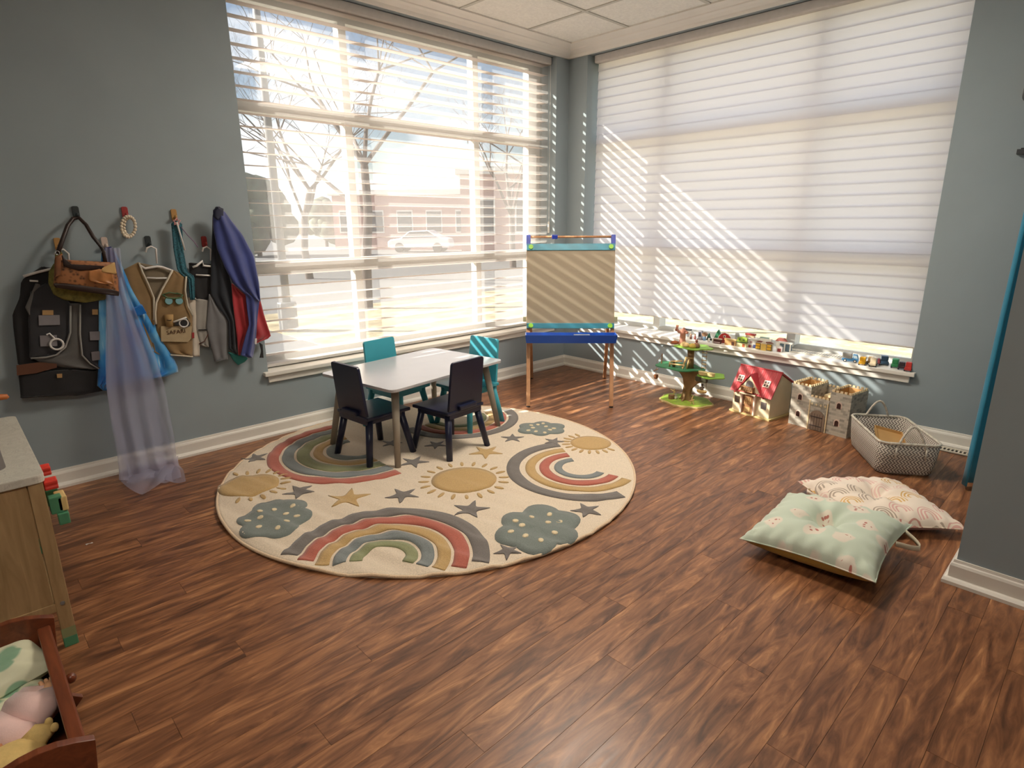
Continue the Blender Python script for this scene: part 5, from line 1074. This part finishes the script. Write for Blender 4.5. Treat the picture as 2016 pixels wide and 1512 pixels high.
cushion('floor_cushion', 'cream floor cushion with a pink rainbow print partly under the mint one', (-1.165, -2.785, .044), (0, 0, R(-44)), .45, .07, .042, PINKP, MAUV, .045, 8, ((-.215, .06, .0), (-.215, .13, 0), (-.03, 0, 0), .01, PINKP))

# ================================================================== PLAY KITCHEN
KW = wood('kitchen_birch', (152, 124, 86), (182, 152, 110), .5, 2); KT = NT('kitchen_marble'); n = KT.noise(KT.coord(scale=(1, 1, 1)), 9, 8, .7, 2.2)
KT.link(KT.ramp(n.outputs[0], [(.40, lin((196, 192, 180))), (.49, lin((208, 204, 192))), (.51, lin((176, 170, 160))), (.53, lin((206, 202, 190)))]), KT.b.inputs['Base Color']); KT.b.inputs['Roughness'].default_value = .4; KT = KT.m
KG = plain('kitchen_green', (78, 140, 104), .5); KD = plain('kitchen_dark', (52, 48, 46), .4); KGR = plain('kitchen_grey', (128, 122, 118), .45); KR = plain('kitchen_red', (214, 62, 50), .4); KC = plain('kitchen_cream', (224, 194, 132), .5)
kt = thing('play_kitchen', 'toy kitchen with marble worktop, birch side and green-tipped legs', 'toy kitchen', (-3.915, -1.03, 0))
kx, ky = .155, .365          # half sizes
m = MB(); m.prism(rrect(2*kx, 2*ky, .022), .519, .543); m.build('worktop', KT, kt, bevel=.003)
for sx in (-1, 1):
    for sy in (-1, 1):
        lg = MB().box((sx*(kx-.024), sy*(ky-.016), .275), (.034, .022, .49)).build('leg', KW, kt, bevel=.002); MB().box((sx*(kx-.024), sy*(ky-.016), .016), (.0344, .0224, .032)).build('green_tip', KG, lg, bevel=.002); MB().box((sx*(kx-.024), sy*(ky-.016), .047), (.0342, .0222, .03)).build('pale_green_band', plain('kitchen_sage', (140, 146, 104), .5), lg)
    # screws
for sy in (-1, 1):
    MB().box((-.004, sy*(ky-.014), .33), (2*kx-.08, .01, .378)).build('side_panel', KW, kt); MB().box((0, sy*(ky-.016), .135), (2*kx-.05, .02, .026)).build('bottom_rail', KW, kt, bevel=.002)
    MB().tube([(kx-.024, sy*(ky-.004), .145), (kx-.024, sy*(ky-.0035)+sy*.002, .145)], .006, 10).build('screw', KGR, kt)
MB().box((0, 0, .14), (2*kx-.06, 2*ky-.06, .012)).build('shelf', KW, kt); MB().box((kx-.012, 0, .4), (.014, 2*ky-.07, .22)).build('front_panel', KW, kt); MB().box((-kx+.012, 0, .34), (.012, 2*ky-.07, .36)).build('back_panel', KW, kt)
sk = MB().prism([(x-.03, y+.165) for x, y in rrect(.2, .18, .03)], .5435, .546).build('sink_rim', KGR, kt); MB().prism([(x-.035, y+.165) for x, y in rrect(.165, .14, .03)], .546, .5468).build('sink_bowl', KD, sk)
hb = MB().prism([(x-.026, y-.11) for x, y in rrect(.22, .29, .03)], .5435, .5455).build('hob_frame', KGR, kt); MB().prism([(x-.03, y-.112) for x, y in rrect(.19, .26, .02)], .5455, .5475).build('hob_plate', plain('hob_pale', (188, 188, 172), .5), hb)
for y in (-.175, -.05):
    MB().tube([(-.045, y-.112+.112, .5475), (-.045, y, .549)], .05, 20).build('burner', KD, hb); MB().tube([(-.045, y, .549), (-.045, y, .5505)], .036, 20).build('burner_ring', KC, hb)
for y, r_ in ((-.205, .0), (-.335, .0)):
    k = MB(); P = []
    for i in range(20): a = 2*PI*i/20; q = .017*(1+.18*math.cos(5*a)); P.append((q*math.cos(a), q*math.sin(a)))
    k.prism(P, kx-.005, kx+.026, lambda v: (v.z, v.x+y, v.y+.5)).build('knob', KR, kt, bevel=.003)
for y in (-.27, -.34): MB().box((kx+.012, y, .44), (.03, .03, .05)).build('handle_post', KG, kt, bevel=.003)
MB().box((kx+.026, -.325, .44), (.024, .06, .044)).build('handle_bar', KC, kt, bevel=.004)
MB().box((kx+.022, -.352, .398), (.026, .024, .034)).build('handle_end', KG, kt, bevel=.003)
MB().box((-kx+.0, .3, .70), (.02, .1, .34)).build('back_post', KW, kt); 
OW = wood('kitchen_orange_wood', (176, 96, 46), (206, 128, 70), .5, 0); p = at_y(12, 780, -.73)-kt.location
MB().tube([(-kx, p.y, p.z), (p.x-.02, p.y, p.z), (p.x+.002, p.y, p.z-.002), (p.x+.006, p.y, p.z-.006)], [.011, .011, .009, .003], 10).build('shelf_arm', OW, kt, True)

# ================================================================== DOLL CRADLE
CW2 = wood('cradle_mahogany', (88, 42, 24), (126, 66, 38), .35, 1); cx0, cx1, cy0, cy1 = -4.13, -3.832, -2.185, -1.69
cd_ = thing('doll_cradle', 'dark reddish wooden doll cradle with scalloped end boards', 'cradle', ((cx0+cx1)/2, (cy0+cy1)/2, 0)); L = cd_.location
def endb(y):
    w = (cx1-cx0)/2+.012; q = [(-w+.02, .06), (w-.02, .06), (w, .275)]
    for i in range(13): u = i/12; x = w*(1-2*u); q.append((x, .278+.022*math.sin(PI*min(1, abs(1-2*u)*1.0))*1.0+.01*(1-abs(1-2*u))-(.016 if abs(x) < .012 else 0)))
    q += [(-w, .275)]
    MB().prism(q, y-L.y-.009, y-L.y+.009, lambda v: (v.x, v.z, v.y)).build('end_board', CW2, cd_, bevel=.002)
    r_ = [(-w-.02, .03), (-w, .008), (-w*.5, 0), (w*.5, 0), (w, .008), (w+.02, .03), (w-.02, .064), (-w+.02, .064)]
    MB().prism(r_, y-L.y-.008, y-L.y+.008, lambda v: (v.x, v.z, v.y)).build('rocker', CW2, cd_, bevel=.002)
endb(cy0); endb(cy1)
for x in (cx0, cx1): 
    s_ = 1 if x == cx1 else -1
    MB().bar((x-L.x-s_*.012, cy0-L.y+.009, .165), (x-L.x-s_*.012, cy1-L.y-.009, .165), .014, .19).build('side_board', CW2, cd_); MB().bar((x-L.x-s_*.012, cy0-L.y+.009, .257), (x-L.x-s_*.012, cy1-L.y-.009, .257), .026, .016).build('top_rail', CW2, cd_, bevel=.004)
MB().box((0, 0, .07), (cx1-cx0-.03, cy1-cy0-.02, .012)).build('base_board', CW2, cd_); MB().ball((cx1-L.x+.012, .13, .17), .012, 10, 8).build('peg', CW2, cd_, True)
def puff(name, label, cat, c, sz, mt, rz=0, tilt=0, seed=0, parts=None):
    o = thing(name, label, cat, c); o.rotation_euler = (tilt, 0, rz); rn = random.Random(seed); ph = [rn.uniform(0, 6) for _ in range(4)]
    def fn(sg):
        def f(u, v):
            x, y = 2*u-1, 2*v-1; e = (max(0, 1-abs(x)**3)*max(0, 1-abs(y)**3))**.5
            return (x*sz[0]/2, y*sz[1]/2, sz[2]/2+sg*sz[2]/2*e+.008*e*sg*math.sin(7*x+ph[0]+3*y)*math.sin(6*y+ph[1]))
        return f
    MB().grid(fn(1), 24, 24).build('top_side', mt, o, True); MB().grid(fn(-1), 14, 14).build('under_side', mt, o, True); return o
t = NT('mint_leaf_print'); vo = t.new('TexVoronoi'); vo.inputs['Scale'].default_value = 14; t.link(t.coord(), vo.inputs['Vector']); t.link(t.ramp(vo.outputs['Distance'], [(.3, lin((132, 166, 138))), (.36, lin((206, 206, 178)))]), t.b.inputs['Base Color']); t.b.inputs['Roughness'].default_value = .9; LEAFP = t.m
t = NT('pink_floral'); vo = t.new('TexVoronoi'); vo.inputs['Scale'].default_value = 60; t.link(t.coord(), vo.inputs['Vector']); t.link(t.ramp(vo.outputs['Distance'], [(.2, lin((186, 130, 140))), (.32, lin((222, 182, 178)))]), t.b.inputs['Base Color']); t.b.inputs['Roughness'].default_value = .9; FLOR = t.m
PNKC = fabric('pale_pink_cloth', (226, 192, 186)); SKIN = plain('doll_skin', (214, 164, 124), .5, .05); BUTT = plain('soft_yellow_plush', (214, 184, 118), .9, .1, 40, .4, 200)
puff('doll_pillow', 'white doll pillow with green leaf print at the cradle head', 'pillow', (-3.955, -1.765, .19), (.21, .14, .07), LEAFP, R(18), R(8), 1)
puff('doll_pillow', 'second leaf print doll pillow folded under the first', 'pillow', (-3.97, -1.835, .155), (.22, .15, .06), LEAFP, R(14), 0, 2)
# doll in pink lying in the cradle
dl = thing('doll', 'doll in pink flowered clothes lying in the cradle', 'doll', (-3.925, -1.865, .10), R(8))
def limb(nm, mt, pts, rs, n=10): return MB().tube(pts, rs, n).build(nm, mt, dl, True)
def torso(u, v): a = 2*PI*u; z = v; r = [.02, .055, .062, .06, .05, .02][min(5, int(v*5.001))]; return (r*1.1*math.cos(a)-.01, -.08+.18*v, .06+r*.75*math.sin(a)+.004*math.sin(5*a+9*v))
MB().grid(torso, 24, 10).build('dress', FLOR, dl, True, sub=1)
limb('sleeve', PNKC, [(.02, .0, .1), (.045, -.03, .105), (.056, -.052, .1)], [.028, .026, .022]); limb('hand', SKIN, [(.054, -.048, .1), (.06, -.03, .118), (.062, -.016, .124)], [.016, .017, .008])
for i in range(3): limb('finger', SKIN, [(.052+.008*i, -.02, .124), (.05+.01*i, -.008, .13)], [.005, .004], 6)
limb('trouser_leg', PNKC, [(0, -.03, .1), (.03, -.075, .11), (.055, -.05, .105)], [.042, .04, .03]); limb('trouser_leg', PNKC, [(-.04, -.05, .095), (-.03, -.1, .1), (.0, -.12, .09)], [.04, .036, .03])
MB().ball((-.06, .13, .085), .048, 14, 10).build('head', SKIN, dl, True); limb('bonnet', FLOR, [(-.06, .16, .085), (-.062, .15, .09), (-.06, .12, .098)], [.03, .05, .046])
pb = thing('plush_toy', 'pale yellow plush animal lying at the near end of the cradle', 'soft toy', (-3.95, -2.03, .13), R(15))
MB().ball((0, 0, .05), .05, 16, 12, (1.3, .9, .9)).build('body', BUTT, pb, True)
MB().tube([(.04, .01, .06), (.065, .012, .075), (.085, .01, .07)], [.026, .022, .01], 10).build('muzzle', BUTT, pb, True)
for y in (-.01, .015): MB().ball((.08, y, .085), .008, 8, 6, (1, .6, 1.4)).build('ear', BUTT, pb, True)
MB().tube([(.03, -.03, .03), (.07, -.045, .035)], [.018, .012], 8).build('paw', BUTT, pb, True); MB().tube([(-.02, .04, .06), (.02, .05, .08)], [.02, .013], 8).build('paw', plain('plush_peach', (214, 150, 110), .9), pb, True)
# scrap of paper
pp = at_z(176, 1071, 0); sp_ = thing('paper_scrap', 'tiny white paper scrap on the floor beside the play kitchen', 'scrap', pp, .3); MB().grid(lambda u, v: (-.012+.024*u, -.004+.008*v, .002+.002*math.sin(5*u+v)), 8, 3).build('paper', HANG, sp_, solid=.0006)
